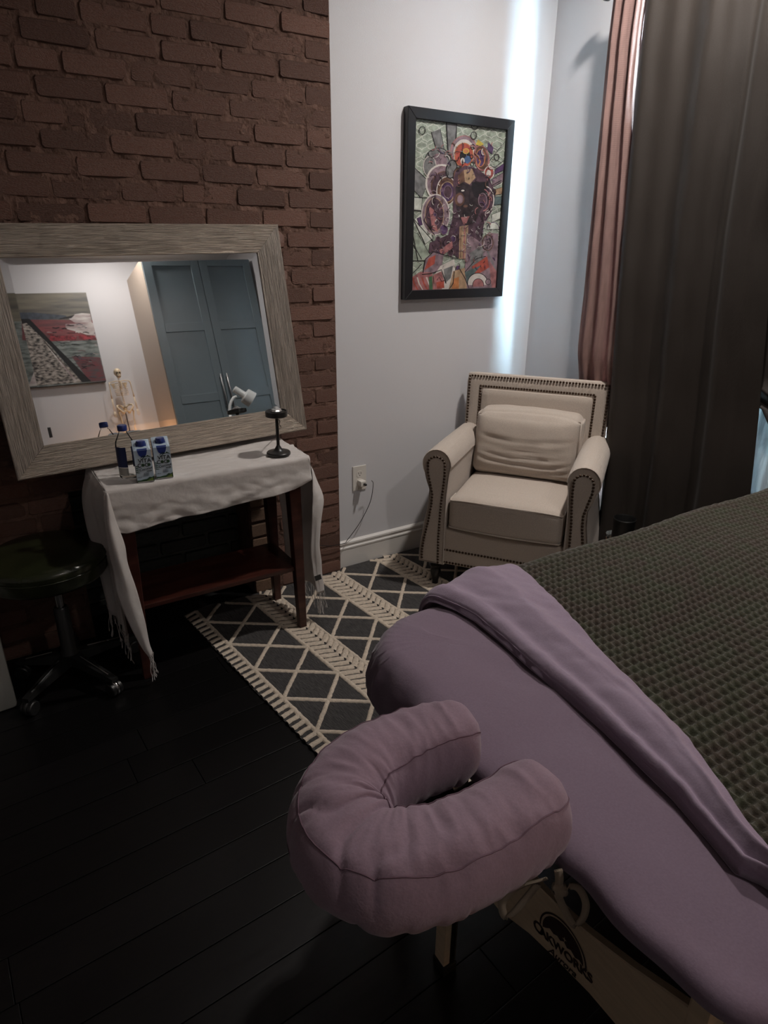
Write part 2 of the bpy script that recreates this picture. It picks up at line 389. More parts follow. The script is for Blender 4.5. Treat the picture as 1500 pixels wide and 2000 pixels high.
for k in range(26):
    L, H_, D_ = 1.0, 1.0, 1.0
    b = MB(); j = lambda a: rb.uniform(-a, a)
    rx, rz = 0.030, 0.13
    pts = []
    outer = [(-.5, -.5+rz), (-.5+rx, -.5), (.5-rx, -.5), (.5, -.5+rz), (.5, .5-rz), (.5-rx, .5), (-.5+rx, .5), (-.5, .5-rz)]
    if k % 4 == 0: outer[3] = (.5, -.5+rz*2.2); outer[2] = (.5-rx*2.6, -.5)
    if k % 5 == 1: outer[5] = (.5-rx*3.2, .5); outer[4] = (.5, .5-rz*2.4)
    outer = [(x+j(.008), z+j(.035)) for x, z in outer]
    inner = [(x*(.955), z*(.84)) for x, z in outer]
    mid = [(x*.99, z*.955) for x, z in outer]
    vs = [(x, 1.0, z) for x, z in outer] + [(x, .30+j(.1), z) for x, z in mid] + [(x, j(.08), z) for x, z in inner]
    fs = []
    for r_ in range(2):
        for i in range(8): fs.append((r_*8+i, r_*8+(i+1) % 8, (r_+1)*8+(i+1) % 8, (r_+1)*8+i))
    fs.append(tuple(16+i for i in range(8)))
    b.add(vs, fs)
    o = b.build('brick', m_brick, smooth=True, sharp=50); variants.append(o.data); bpy.data.objects.remove(o)
    
CH = 0.0689; joint = 0.0085
def seen(x, z):   # roughly in the photo's view and not behind the mirror or below the table cloth
    if not (-0.30 < x < CX+.01): return False
    if z > 2.62 - 0.24*max(0, 0.9-x)*0: return False
    if 0.03+(.0) < x < 1.05 and 0.78 < z < 1.50: return False
    return True
rest = MB(); nb = 0; courses = int(ZC/CH)
for c in range(courses+1):
    z0 = c*CH + joint/2; z1 = min((c+1)*CH - joint/2, ZC)
    if z1-z0 < .03: continue
    header = False
    x = CX; first = True
    if header: seq = [0.10]
    while x > X0:
        if header: L = 0.098
        else:
            L = 0.203 + rb.uniform(-.008, .008)
            if first and c % 2 == 0: L = 0.108
            if not first and rb.random() < .05: L *= .6
        first = False
        xa = x-L; jt = joint+rb.uniform(-.003, .006)
        segs = [(xa+jt/2, x-(jt/2 if x < CX-.001 else 0))]
        if z0 < FZ and xa < FX1 and x > FX0:
            segs = []
            if x > FX1 + .03: segs.append((FX1+.002, x-jt/2))
            if xa < FX0 - .03: segs.append((xa+jt/2, FX0-.002))
        for (p, q) in segs:
            p = max(p, X0)
            if q-p < .02: continue
            xm = (p+q)/2; zm = (z0+z1)/2; proud = 0.0085 + rb.uniform(-.0022, .0022)
            me = variants[rb.randrange(len(variants))]
            dz = rb.uniform(-.002, .002)
            if seen(xm, zm) and nb < 300:
                o = bpy.data.objects.new('brick', me); C.objects.link(o); o.parent = brickwall
                o.location = (xm, BY-proud+.004, zm+dz); o.scale = (q-p, proud+.006, z1-z0)
                o.rotation_euler = (0, rb.uniform(-.008, .008), 0); nb += 1
            else:
                vs = [(xm+v_.co.x*(q-p), BY-proud+.004+v_.co.y*(proud+.006), zm+dz+v_.co.z*(z1-z0)) for v_ in me.vertices]
                rest.add(vs, [tuple(f_.vertices) for f_ in me.polygons])
        x = xa
rest.build('brickwork', m_brick, brickwall, smooth=True, kind='stuff', sharp=50)
# bare old bricks on the jamb of the firebox (unpainted), proud of the opening edge
jb = MB()
# firebox recess: sooty brick back and sides
fb = MB(); fd = 0.16
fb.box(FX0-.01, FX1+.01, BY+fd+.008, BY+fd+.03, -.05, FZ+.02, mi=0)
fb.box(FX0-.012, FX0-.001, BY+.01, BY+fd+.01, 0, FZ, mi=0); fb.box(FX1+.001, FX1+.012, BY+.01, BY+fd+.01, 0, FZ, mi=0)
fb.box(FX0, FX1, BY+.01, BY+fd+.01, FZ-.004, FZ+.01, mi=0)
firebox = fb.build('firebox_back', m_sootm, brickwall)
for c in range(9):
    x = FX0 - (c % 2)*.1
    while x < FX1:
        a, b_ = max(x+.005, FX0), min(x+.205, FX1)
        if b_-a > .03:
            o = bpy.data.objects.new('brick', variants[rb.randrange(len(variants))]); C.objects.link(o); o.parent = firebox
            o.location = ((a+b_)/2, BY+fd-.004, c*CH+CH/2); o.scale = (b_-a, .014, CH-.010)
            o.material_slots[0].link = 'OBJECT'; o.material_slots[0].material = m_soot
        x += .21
for c in range(9):
    o = bpy.data.objects.new('brick', variants[c]); C.objects.link(o); o.parent = brickwall
    o.location = (FX1+.045+.012*(c % 2), BY-.012, c*CH+CH/2); o.scale = (.085+.024*(c % 2), .016, CH-.009)
    o.material_slots[0].link = 'OBJECT'; o.material_slots[0].material = m_oldbrick

# ------------------------------------------------------------------ leaning mirror
BL = V((0.029, 2.262, 0.7535)); ex = V((0.9991, 0.038, 0.0195)).normalized(); nn = V((-0.034, 0.982, -0.188)).normalized()
ez = ex.cross(nn); ez = ez if ez.z > 0 else -ez; nn = ez.cross(ex).normalized()   # nn points away from the room
mir = thing('leaning_mirror', 'large mirror in a wide champagne silver frame leaning on the brick wall', 'mirror')
MM = Matrix((ex, nn, ez)).transposed().to_4x4(); MM.translation = BL
mir.matrix_world = MM
mw, mh, fwid, ft = 1.040, 0.772, 0.097, 0.020
def rail(name, pts, m):
    # pts: outer a, outer b, inner b, inner a in mirror x/z; face slightly dished
    b = MB(); oa, ob, ib, ia = pts
    def L2(p, q, t): return (lerp(p[0], q[0], t), lerp(p[1], q[1], t))
    rows = []
    for t, d in ((0, ft), (0, .003), (.03, 0), (.5, .0008), (.95, .001), (1, .004), (1, .012)):
        p, q = L2(oa, ia, t), L2(ob, ib, t)
        rows.append([(lerp(p[0], q[0], k/30), d, lerp(p[1], q[1], k/30)) for k in range(31)])
    b.add([p for r in rows for p in r], [(i*31+k, (i+1)*31+k, (i+1)*31+k+1, i*31+k+1) for i in range(len(rows)-1) for k in range(30)])
    return b.build(name, m, mir, smooth=True, sharp=35)
w_, h_, f_ = mw, mh, fwid
g = .0006
rail('frame_rail', [(0, 0), (w_, 0), (w_-f_-g, f_), (f_+g, f_)], m_frame_h)
rail('frame_rail', [(0, h_), (w_, h_), (w_-f_-g, h_-f_), (f_+g, h_-f_)], m_frame_h)
rail('frame_rail', [(0, 0), (0, h_), (f_, h_-f_-g), (f_, f_+g)], m_frame_v)
rail('frame_rail', [(w_, 0), (w_, h_), (w_-f_, h_-f_-g), (w_-f_, f_+g)], m_frame_v)
b = MB(); gx0, gx1, gz0, gz1 = f_-.002, w_-f_+.002, f_-.002, h_-f_+.002; bw = .024; gd = .0095
vs = [(gx0, gd+.0004, gz0), (gx1, gd+.0004, gz0), (gx1, gd+.0004, gz1), (gx0, gd+.0004, gz1), (gx0+bw, gd, gz0+bw), (gx1-bw, gd, gz0+bw), (gx1-bw, gd, gz1-bw), (gx0+bw, gd, gz1-bw)]
b.add(vs, [(4, 5, 6, 7)]); glass = b.build('mirror_glass', m_glass_mirror, mir)
b = MB(); b.add(vs, [(0, 1, 5, 4), (1, 2, 6, 5), (2, 3, 7, 6), (3, 0, 4, 7)]); b.build('bevelled_edge', m_glass_mirror, glass)
b = MB(); b.box(.01, w_-.01, .0135, ft, .01, h_-.01); b.build('backing_board', m_leg, mir)

# ------------------------------------------------------------------ console table
tb = thing('console_table', 'small dark cherry wood side table with a lower shelf under the mirror', 'table', (0.61, 2.23, 0))
TX0, TX1, TY0, TY1, TZ = 0.262, 0.950, 2.062, 2.385, 0.738
b = MB(); b.box(TX0, TX1, TY0, TY1, TZ-.022, TZ, bev=.004); b.build('tabletop', m_cherry, tb, world=True)
b = MB()
b.box(TX0+.05, TX1-.05, TY0+.028, TY0+.046, TZ-.10, TZ-.022); b.box(TX0+.05, TX1-.05, TY1-.046, TY1-.028, TZ-.10, TZ-.022)
b.box(TX0+.028, TX0+.046, TY0+.05, TY1-.05, TZ-.10, TZ-.022); b.box(TX1-.046, TX1-.028, TY0+.05, TY1-.05, TZ-.10, TZ-.022)
b.build('apron', m_cherry, tb, world=True)
for sx in (0, 1):
    for sy in (0, 1):
        b = MB(); xo = TX0+.02 if sx == 0 else TX1-.02; yo = TY0+.02 if sy == 0 else TY1-.012
        dx = 1 if sx == 0 else -1; dy = 1 if sy == 0 else -1
        t0, t1 = .046, .030
        vs = [];
        for z, w in ((0, t1), (.002, t1), (.60, t0), (TZ-.022, t0)):
            vs += [(xo, yo, z), (xo+dx*w, yo, z), (xo+dx*w, yo+dy*w, z), (xo, yo+dy*w, z)]
        fs = [(0, 1, 2, 3), (12, 13, 14, 15)] + [(r_*4+i, r_*4+(i+1) % 4, (r_+1)*4+(i+1) % 4, (r_+1)*4+i) for r_ in range(3) for i in range(4)]
        b.add(vs, fs); o = b.build('leg', m_cherry, tb, world=True)
        bv = o.modifiers.new('edge', 'BEVEL'); bv.width = .002; bv.segments = 1
b = MB(); b.box(TX0+.035, TX1-.035, TY0+.035, TY1-.03, .272, .290, bev=.003); b.build('shelf', m_cherry, tb, world=True)

# ------------------------------------------------------------------ shawl over the table
sh = thing('table_shawl', 'off-white fringed gauze shawl draped over the small cherry table', 'cloth', (0.61, 2.23, TZ))
ct = TZ+.0045
def wr(x, y, z): return 0.0050*nz(x*12, y*34, z*14) + 0.0026*nz(x*34, y*60, z*40)
b = MB()
nu, nv = 150, 130
hemz = lambda u: interp(u, [0, .06, .12, .3, .6, .9, 1], [.600, .588, .592, .605, .612, .628, .655])
def top_front(u, v):
    x = lerp(TX0-.008, TX1+.010, u)
    L1 = TY1-TY0+.004; s = v*(L1+.17)
    ridge = .010*max(0, 1-abs((s - (.10+.05*math.sin(u*4)))/.022))*(1 if .1 < u < .98 else 0) + .008*max(0, 1-abs((s-(.155+.03*u))/.018)) + .006*max(0, 1-abs((s-(.215-.03*u))/.012))
    if s < L1-.012:
        y = TY1 - s + .002; z = ct + max(0, ridge)*(0.6+.5*nz(x*7, s*5)) + max(0, wr(x, y, 0))
        if s < .055: z = ct+.001+.003*max(0, nz(x*15, 0))
        return (x, y, z)
    q = s-(L1-.012); r = .014
    if q < r*1.57:
        a = q/r; return (x, TY0+.010 - r*math.sin(a)-.002, ct - r*(1-math.cos(a)) + .5*wr(x, 0, q))
    d = (q-r*1.57)/(.17+.012-r*1.57)
    z = lerp(ct-r, hemz(u), d); off = .010*nz(x*8, z*18, 2)+.007*nz(x*20, z*34, 5)-.006*abs(nz(x*12+z*8, z*26, 9))
    return (x, TY0-.006+off*d-.004*d, z)
b.grid(top_front, nu, nv)
# right end: drops over the end, wide folds, narrows downwards
n1 = [[(TX1+.004, TY0-.007, ct-.006), (TX1+.018, TY0+.08, ct-.004), (TX1+.026, TY0+.19, ct-.012), (TX1+.012, TY1-.06, ct-.006), (TX1+.004, TY1-.005, ct-.006)],
      [(TX1+.016, TY0-.010, .660), (TX1+.055, TY0+.07, .655), (TX1+.060, TY0+.16, .660), (TX1+.030, TY1-.08, .650), (TX1+.012, TY1-.03, .650)],
      [(TX1+.016, TY0-.002, .560), (TX1+.075, TY0+.03, .550), (TX1+.066, TY0+.12, .560), (TX1+.020, TY1-.13, .540), (TX1-.01, TY1-.05, .540)],
      [(TX1+.014, TY0+.012, .440), (TX1+.050, TY0+.02, .430), (TX1+.030, TY0+.12, .430), (TX1+.040, TY1-.14, .410), (TX1-.00, TY1-.05, .400)],
      [(TX1+.012, TY0+.018, .300), (TX1+.050, TY0+.025, .290), (TX1+.022, TY0+.12, .300), (TX1+.040, TY1-.15, .280), (TX1-.004, TY1-.06, .280)],
      [(TX1+.030, TY0+.018, .150), (TX1+.062, TY0+.03, .150), (TX1+.026, TY0+.12, .170), (TX1+.038, TY1-.16, .180), (TX1+.00, TY1-.07, .200)]]
gR = patch(n1, 60, 60)
for i, r_ in enumerate(gR):
    for j, p in enumerate(r_):
        k = i/60; p.x += .006*k*math.sin(j*.55)+.004*nz(p.y*20, p.z*12, 1); p.y += .003*nz(p.x*30, p.z*15, 7)
add_net(b, gR)
# left end: hidden flat fall plus the folded front corner that spirals down
n2 = [[(TX0-.006, TY1-.005, ct+.001), (TX0-.010, TY1-.10, ct+.001), (TX0-.010, TY0+.14, ct+.001), (TX0-.009, TY0+.07, ct+.001), (TX0-.008, TY0-.004, ct-.003)],
      [(TX0-.020, TY1-.006, .72), (TX0-.032, TY1-.10, .715), (TX0-.026, TY0+.14, .715), (TX0-.022, TY0+.07, .715), (TX0-.014, TY0-.002, .715)],
      [(TX0-.030, TY1-.01, .660), (TX0-.055, TY1-.10, .650), (TX0-.035, TY0+.15, .660), (TX0-.03, TY0+.08, .660), (TX0-.012, TY0+.03, .660)],
      [(TX0-.020, TY1-.02, .560), (TX0-.060, TY1-.10, .550), (TX0-.030, TY0+.16, .560), (TX0-.01, TY0+.10, .560), (TX0-.010, TY0+.06, .560)],
      [(TX0-.010, TY1-.04, .400), (TX0-.050, TY1-.12, .400), (TX0-.020, TY0+.14, .400), (TX0-.01, TY0+.11, .400), (TX0-.006, TY0+.08, .400)],
      [(TX0-.010, TY1-.06, .240), (TX0-.040, TY1-.13, .230), (TX0-.020, TY0+.15, .200), (TX0-.01, TY0+.10, .180), (TX0-.006, TY0+.06, .170)]]
gL = patch(n2, 50, 50)
for i, r_ in enumerate(gL):
    for j, p in enumerate(r_): p.x += .005*(i/50)*math.sin(j*.6)
add_net(b, gL)
n3 = [[(TX0-.012, TY0+.010, ct-.003), (TX0-.006, TY0-.010, ct-.005), (TX0-.002, TY0-.012, ct-.008)],
      [(TX0-.024, TY0-.004, .650), (TX0-.014, TY0-.030, .650), (TX0+.006, TY0-.020, .650)],
      [(TX0-.028, TY0-.010, .560), (TX0-.012, TY0-.045, .560), (TX0+.020, TY0-.028, .560)],
      [(TX0-.026, TY0-.016, .470), (TX0-.004, TY0-.050, .470), (TX0+.020, TY0-.030, .490)],
      [(TX0-.026, TY0-.022, .380), (TX0+.004, TY0-.046, .385), (TX0+.034, TY0-.028, .390)],
      [(TX0-.006, TY0-.026, .270), (TX0+.020, TY0-.042, .275), (TX0+.044, TY0-.028, .280)],
      [(TX0+.020, TY0-.030, .170), (TX0+.034, TY0-.038, .175), (TX0+.048, TY0-.028, .180)],
      [(TX0+.040, TY0-.032, .120), (TX0+.047, TY0-.034, .125), (TX0+.054, TY0-.028, .135)]]
g3 = patch(n3, 60, 14)
for i, r_ in enumerate(g3):
    for j, p in enumerate(r_): p.y += .004*nz(p.x*30, p.z*14, 4)
add_net(b, g3)
o = b.build('shawl_cloth', m_shawl, sh, smooth=True, world=True); solidify(o, .0014)
# fringes
b = MB(); rf = random.Random(5)
def fringe(p, n, spread, lng, bun=3):
    for k in range(n):
        q = V(p(k/(n-1) if n > 1 else 0)); L = lng*rf.uniform(.7, 1.1); dx = rf.uniform(-spread, spread); dy = rf.uniform(-spread, spread)
        pts = [q+V((dx*t*t+.0025*math.sin(t*9+k), dy*t*t+.0025*math.cos(t*7+k), -L*t)) for t in [0, .2, .4, .6, .8, .95, 1]]
        b.tube(pts, [.0011, .0011, .0010, .0010, .0010, .0018, .0008], 5)
fringe(lambda t: gR[60][int(t*42)], 22, .012, .10)
fringe(lambda t: gL[50][int(t*50)], 24, .012, .11)
fringe(lambda t: g3[60][int(t*14)], 9, .012, .105)
b.build('fringe', m_shawl, sh, world=True, kind='stuff')
b = MB(); p = gR[55][5]; b.box(-.001, .001, -.013, .013, -.011, .011, mat=Matrix.Translation((TX1+.030, TY0+.004, .232)) @ Matrix.Rotation(R(78), 4, 'Z') @ Matrix.Rotation(R(-12), 4, 'X'))
b.build('sewn_tag', m_label, sh, world=True)

# ------------------------------------------------------------------ things on the table
top = ct+.0035
def text_mesh(txt, size, shear=0, bold=0, extr=.0002, space=1.0):
    cu = bpy.data.curves.new('t', 'FONT'); cu.body = txt; cu.size = size; cu.shear = shear; cu.offset = bold; cu.extrude = extr; cu.align_x = 'CENTER'; cu.resolution_u = 3
    cu.space_character = space
    o = bpy.data.objects.new('t', cu); C.objects.link(o); bpy.context.view_layer.update()
    me = o.to_mesh(); vs = [v_.co.copy() for v_ in me.vertices]; fs = [tuple(p_.vertices) for p_ in me.polygons]; o.to_mesh_clear()
    bpy.data.objects.remove(o); return vs, fs
def put_text(mb, txt, size, pos, right, upv, **k):
    vs, fs = text_mesh(txt, size, **k); right = V(right).normalized(); upv = V(upv).normalized(); n = right.cross(upv)
    mb.add([V(pos)+right*p.x+upv*p.y+n*p.z for p in vs], fs)
def disc(cx, cz, r, y, n=14, sx=1):
    return [(cx+sx*r*math.cos(2*math.pi*i/n), y, cz+r*math.sin(2*math.pi*i/n)) for i in range(n)]
cartons = []
def make_carton(loc, rz, label):
    t = thing('coconut_water_carton', label, 'carton', loc, rz, 'coconut water cartons on the table')
    w, d, h = .052, .048, .112; hw, hd = w/2, d/2
    b = MB(); hb = h+.016   # rear top higher: slanted top
    vs = [(-hw, -hd, 0), (hw, -hd, 0), (hw, hd, 0), (-hw, hd, 0), (-hw, -hd, h-.006), (hw, -hd, h-.006), (hw, hd, hb), (-hw, hd, hb), (-hw+.006, -hd+.007, h), (hw-.006, -hd+.007, h), (hw-.006, hd, hb+.001), (-hw+.006, hd, hb+.001)]
    fs = [(0, 1, 2, 3), (0, 1, 5, 4), (1, 2, 6, 5), (2, 3, 7, 6), (3, 0, 4, 7), (4, 5, 9, 8), (8, 9, 10, 11), (5, 6, 10, 9), (4, 8, 11, 7), (6, 7, 11, 10)]
    b.add(vs, fs); body = b.build('carton_body', m_carton, t)
    b = MB(); b.lathe([(.0135, 0), (.0140, .002), (.0140, .014), (.0125, .0165), (.004, .017)], (0, .000, h+.003), 20); b.build('cap', m_bluecap, t, smooth=True, sharp=40)
    y = -hd-.0006
    b = MB()
    b.prism([(-.0155, y, h-.006), (.0155, y, h-.006), (.011, y, h-.022), (.004, y, h-.029), (-.004, y, h-.029), (-.011, y, h-.022)], None, (0, .0005, 0))
    b.prism([(-.015, -hd+.001, h-.0055), (.015, -hd+.001, h-.0055), (.016, .006, h+.0095), (-.016, .006, h+.0095)], None, (0, -.0012, .001))
    b.build('collar_print', m_bluecap, body)
    b = MB()
    b.prism([(-hw-.0006, -hd, h-.03), (-hw-.0006, hd, h-.03), (-hw-.0006, hd, h+.014), (-hw-.0006, -hd, h-.008)], None, (.0005, 0, 0))
    b.prism([(-hw-.0006, -hd+.006, .02), (-hw-.0006, hd, .02), (-hw-.0006, hd, h-.03), (-hw-.0006, -hd+.012, h-.03)], None, (.0005, 0, 0))
    b.build('side_print', m_navy, body)
    b = MB(); put_text(b, 'VITA', .0185, (.004, y, .0655), (1, 0, 0), (0, 0, 1), bold=.0002); put_text(b, 'C  C', .0175, (-.003, y, .0510), (1, 0, 0), (0, 0, 1), bold=.00025)
    put_text(b, 'Coconut', .0115, (.004, y, .0405), (1, 0, .14), (-.14, 0, 1), shear=.35, bold=.0001)
    put_text(b, 'WATER', .0050, (.014, y, .0345), (1, 0, .05), (0, 0, 1), bold=.0001)
    put_text(b, '330 mL', .0038, (-.017, y, .017), (1, 0, 0), (0, 0, 1))
    for k in range(3): put_text(b, 'with vitamins', .0032, (.004, y, .029-.004*k), (1, 0, .05), (0, 0, 1))
    b.build('lettering', m_ink, body)
    b = MB()
    for a0, L in ((2.9, .020), (2.5, .018), (3.3, .018), (.3, .016), (.8, .013)):
        p0 = V((.010, y, .080+.004)); q = []
        for i in range(7):
            s = i/6; a = a0; q.append(p0+V((math.cos(a)*L*s, 0, math.sin(a)*L*s-.010*s*s)))
        q2 = [p+V((0, 0, .0022*math.sin(math.pi*i/6)+.0006)) for i, p in enumerate(q)]
        b.prism([*q, *reversed(q2)], None, (0, .0004, 0))
    for k in range(4):
        q = [(-hw+.001, y, .058-k*.007), (-hw+.013, y, .050-k*.006), (-hw+.001, y, .054-k*.007)]
        b.prism(q, None, (0, .0004, 0))
    for cx in (-.003, .0155): b.prism([V(p) for p in disc(cx, .0570, .0052, y)], None, (0, .0004, 0))
    b.prism([(-hw, y, .001), (hw, y, .001), (hw, y, .018), (.019, y, .014), (.012, y, .016), (.004, y, .010), (-.006, y, .009), (-.016, y, .007), (-hw, y, .008)], None, (0, .0004, 0))
    b.build('palm_print', m_leaf, body)
    b = MB(); b.prism([(.002, y-.0002, .003), (hw-.003, y-.0002, .003), (hw-.004, y-.0002, .013), (.014, y-.0002, .009)], None, (0, .0003, 0)); b.build('grass_print', m_leafl, body)
    b = MB(); b.box(-hw+.002, hw-.002, -hd-.0007, -hd, .0005, .002); b.build('bottom_fold', m_trim, body)
    return t
make_carton((.385, 2.092, top), R(-8), 'small pale blue coconut water carton, left of the two beside the water bottle')
make_carton((.447, 2.098, top), R(-8), 'small pale blue coconut water carton, right of the two, farther from the water bottle')

bt = thing('water_bottle', 'clear plastic water bottle with a navy cap and label behind the cartons', 'bottle', (.346, 2.150, top))
b = MB(); b.lathe([(.001, 0), (.026, 0), (.029, .004), (.029, .025), (.028, .03), (.029, .035), (.029, .110), (.027, .122), (.018, .140), (.0135, .150), (.0125, .152), (.0125, .160)], (0, 0, 0), 28, cap=False)
body = b.build('bottle_body', m_pet, bt, smooth=True)
b = MB(); b.lathe([(.0145, .157), (.015, .159), (.015, .172), (.0135, .1745), (.002, .175)], (0, 0, 0), 22); b.build('cap', m_bluecap, bt, smooth=True, sharp=40)
b = MB(); r = .0296
for a0, a1 in ((R(170), R(262)), (R(296), R(345))):
    n = 14; vs = []
    for k in range(n+1):
        a = lerp(a0, a1, k/n)
        for z in (.040, .108): vs.append((r*math.cos(a), r*math.sin(a), z))
    b.add(vs, [(2*k, 2*k+2, 2*k+3, 2*k+1) for k in range(n)])
b.build('label', m_navy, body, smooth=True)
b = MB(); n = 14; vs = []
for k in range(n+1):
    a = lerp(R(180), R(262), k/n)
    for z in (.012, .039): vs.append((.0294*math.cos(a), .0294*math.sin(a), z))
b.add(vs, [(2*k, 2*k+2, 2*k+3, 2*k+1) for k in range(n)]); b.build('lower_label', m_boxwhite, body, smooth=True)

lx, ly = .868, 2.128
lp = thing('table_lamp', 'small black pedestal lamp with a clear crystal bulb at the right end of the table', 'lamp', (lx, ly, top))
b = MB(); b.lathe([(.042, 0), (.0435, .002), (.0435, .009), (.041, .012), (.026, .014), (.018, .017), (.012, .025), (.0065, .035), (.006, .038)], seg=32); b.build('base', m_blackmetal, lp, smooth=True, sharp=35)
b = MB(); b.lathe([(.0058, .036), (.0058, .136), (.008, .138), (.008, .143)], seg=14); b.build('stem', m_blackmetal, lp, smooth=True, sharp=35)
b = MB(); b.lathe([(.036, .143), (.0395, .145), (.0395, .163), (.036, .164), (.034, .160), (.004, .159)], seg=32); b.build('head', m_blackmetal, lp, smooth=True, sharp=35)
b = MB(); b.lathe([(.018, .160), (.021, .164), (.018, .170), (.011, .173), (.009, .1775), (.003, .180)], seg=9); b.build('bulb', m_bulb, lp)
b = MB()
pts = smooth_curve([(lx+.006, ly+.004, top+.132), (lx+.02, ly+.02, top+.118), (lx+.05, ly+.10, top+.085), (lx+.085, ly+.17, top+.055), (lx+.105, ly+.22, top+.025), (TX1+.028, TY1-.02, ct-.02), (TX1+.05, TY1+.02, .6), (TX1+.06, 2.44, .35), (1.10, 2.447, .22), (1.20, 2.445, .165), (1.30, 2.45, .150), (1.335, 2.47, .155), (1.40, 2.465, .23), (1.452, 2.455, .33), (1.463, 2.445, .42), (1.447, 2.432, .447)], 90)
b.tube(pts, .0016, 6); b.build('power_cord', m_wire, lp, world=True)

# ------------------------------------------------------------------ wall outlet with plug
ot = thing('wall_outlet', 'white duplex outlet plate on the white wall left of the armchair', 'outlet', (1.415, WY, .448))
b = MB(); b.box(-.036, .036, -.006, 0, -.060, .060, bev=.002); plate = b.build('cover_plate', m_outlet, ot)
for dz in (.020, -.020):
    b = MB(); b.lathe([(.001, .0015), (.0165, .0015), (.017, 0)], seg=20, mat=Matrix.Translation((0, -.006, dz)) @ Matrix.Rotation(R(90), 4, 'X')); s_ = b.build('socket_face', m_outlet, plate, smooth=True, sharp=30)
b = MB()
for dx, z0 in ((-.006, .020), (.0065, .020)): b.box(dx-.0012, dx+.0012, -.0079, -.0070, z0, z0+.009)
b.lathe([(.0026, 0), (.0026, .001)], seg=10, mat=Matrix.Translation((0, -.0070, .0135)) @ Matrix.Rotation(R(90), 4, 'X'))
b.build('socket_slots', m_slot, plate)
pg = thing('usb_plug', 'small white cube charger plugged into the lower outlet socket', 'charger', (1.415, WY-.007, .428))
b = MB(); b.box(-.013, .017, -.034, -.001, -.013, .013, bev=.003); b.build('charger_body', m_outlet, pg)
b = MB(); b.box(.000, .010, -.052, -.033, -.004, .004, bev=.002); b.build('connector', m_wire, pg)

# ------------------------------------------------------------------ framed art on the white wall
AX0, AX1, AZ0, AZ1 = 1.633, 2.196, 1.242, 1.974
ART = thing('framed_print', 'abstract portrait print in a thick black frame on the white wall', 'picture', ((AX0+AX1)/2, WY, (AZ0+AZ1)/2))
fy = WY-.034; fb_ = .040
for (a, b4, c4, d4) in (((AX0, AZ0), (AX1, AZ0), (AX1-fb_, AZ0+fb_), (AX0+fb_, AZ0+fb_)), ((AX1, AZ0), (AX1, AZ1), (AX1-fb_, AZ1-fb_), (AX1-fb_, AZ0+fb_)),
                      ((AX1, AZ1), (AX0, AZ1), (AX0+fb_, AZ1-fb_), (AX1-fb_, AZ1-fb_)), ((AX0, AZ1), (AX0, AZ0), (AX0+fb_, AZ0+fb_), (AX0+fb_, AZ1-fb_))):
    b = MB(); b.prism([(p[0], fy, p[1]) for p in (a, b4, c4, d4)], None, (0, .033, 0)); o = b.build('frame_rail', m_artframe, ART, world=True)
    bv = o.modifiers.new('edge', 'BEVEL'); bv.width = .0015; bv.segments = 1; bv.limit_method = 'ANGLE'
# drawing helper in art units u 0..1 (left to right) v 0..1 (top to bottom)
def homog(src, dst):
    A = []; B = []
    for (x, y), (u, v) in zip(src, dst):
        A.append([x, y, 1, 0, 0, 0, -u*x, -u*y]); B.append(u); A.append([0, 0, 0, x, y, 1, -v*x, -v*y]); B.append(v)
    h = np.linalg.solve(np.array(A, float), np.array(B, float)); return np.append(h, 1).reshape(3, 3)
class Draw:
    def __init__(s, H, pos, cols, warp=None):
        s.H = H; s.pos = pos; s.mb = MB(); s.cols = cols; s.k = 0; s.names = list(cols)
    def uv(s, p):
        if s.H is None: return p
        q = s.H @ np.array([p[0], p[1], 1]); return (q[0]/q[2], q[1]/q[2])
    def poly(s, pts, col):
        s.k += 1; q = [s.pos(min(1, max(0, a)), min(1, max(0, b_)), s.k) for a, b_ in (s.uv(p) for p in pts)]
        s.mb.add(q, [tuple(range(len(q)))], s.names.index(col))
    def stroke(s, pts, w, col, closed=False):
        P = [V((p[0], p[1])) for p in pts]; n = len(P); s.k += 1; vs = []; fs = []
        for i in range(n):
            a = P[i-1] if (i > 0 or closed) else P[0]; c = P[(i+1) % n] if (i < n-1 or closed) else P[-1]
            t = (c-a); t = t.normalized() if t.length > 0 else V((1, 0)); nn_ = V((-t.y, t.x))*w/2
            for q in (P[i]+nn_, P[i]-nn_):
                a_, b_ = s.uv(q); vs.append(s.pos(min(1, max(0, a_)), min(1, max(0, b_)), s.k))
        m = n if closed else n-1
        fs = [(2*i, 2*((i+1) % n), 2*((i+1) % n)+1, 2*i+1) for i in range(m)]
        s.mb.add(vs, fs, s.names.index(col))
    def ell(s, cx, cy, rx, ry, col=None, line=None, w=6, a0=0, a1=360, n=28, rot=0):
        pts = []
        for i in range(n+1):
            a = R(lerp(a0, a1, i/n)); x = rx*math.cos(a); y = ry*math.sin(a); c, s_ = math.cos(R(rot)), math.sin(R(rot))
            pts.append((cx+x*c-y*s_, cy+x*s_+y*c))
        if col: s.poly(pts[:-1] if a1-a0 == 360 else pts, col)
        if line: s.stroke(pts, w, line)
def pm(name, c, var=.35): return mat('print_'+name, c, 0.45, var=var, vscale=40, detail=5, spec=.4)
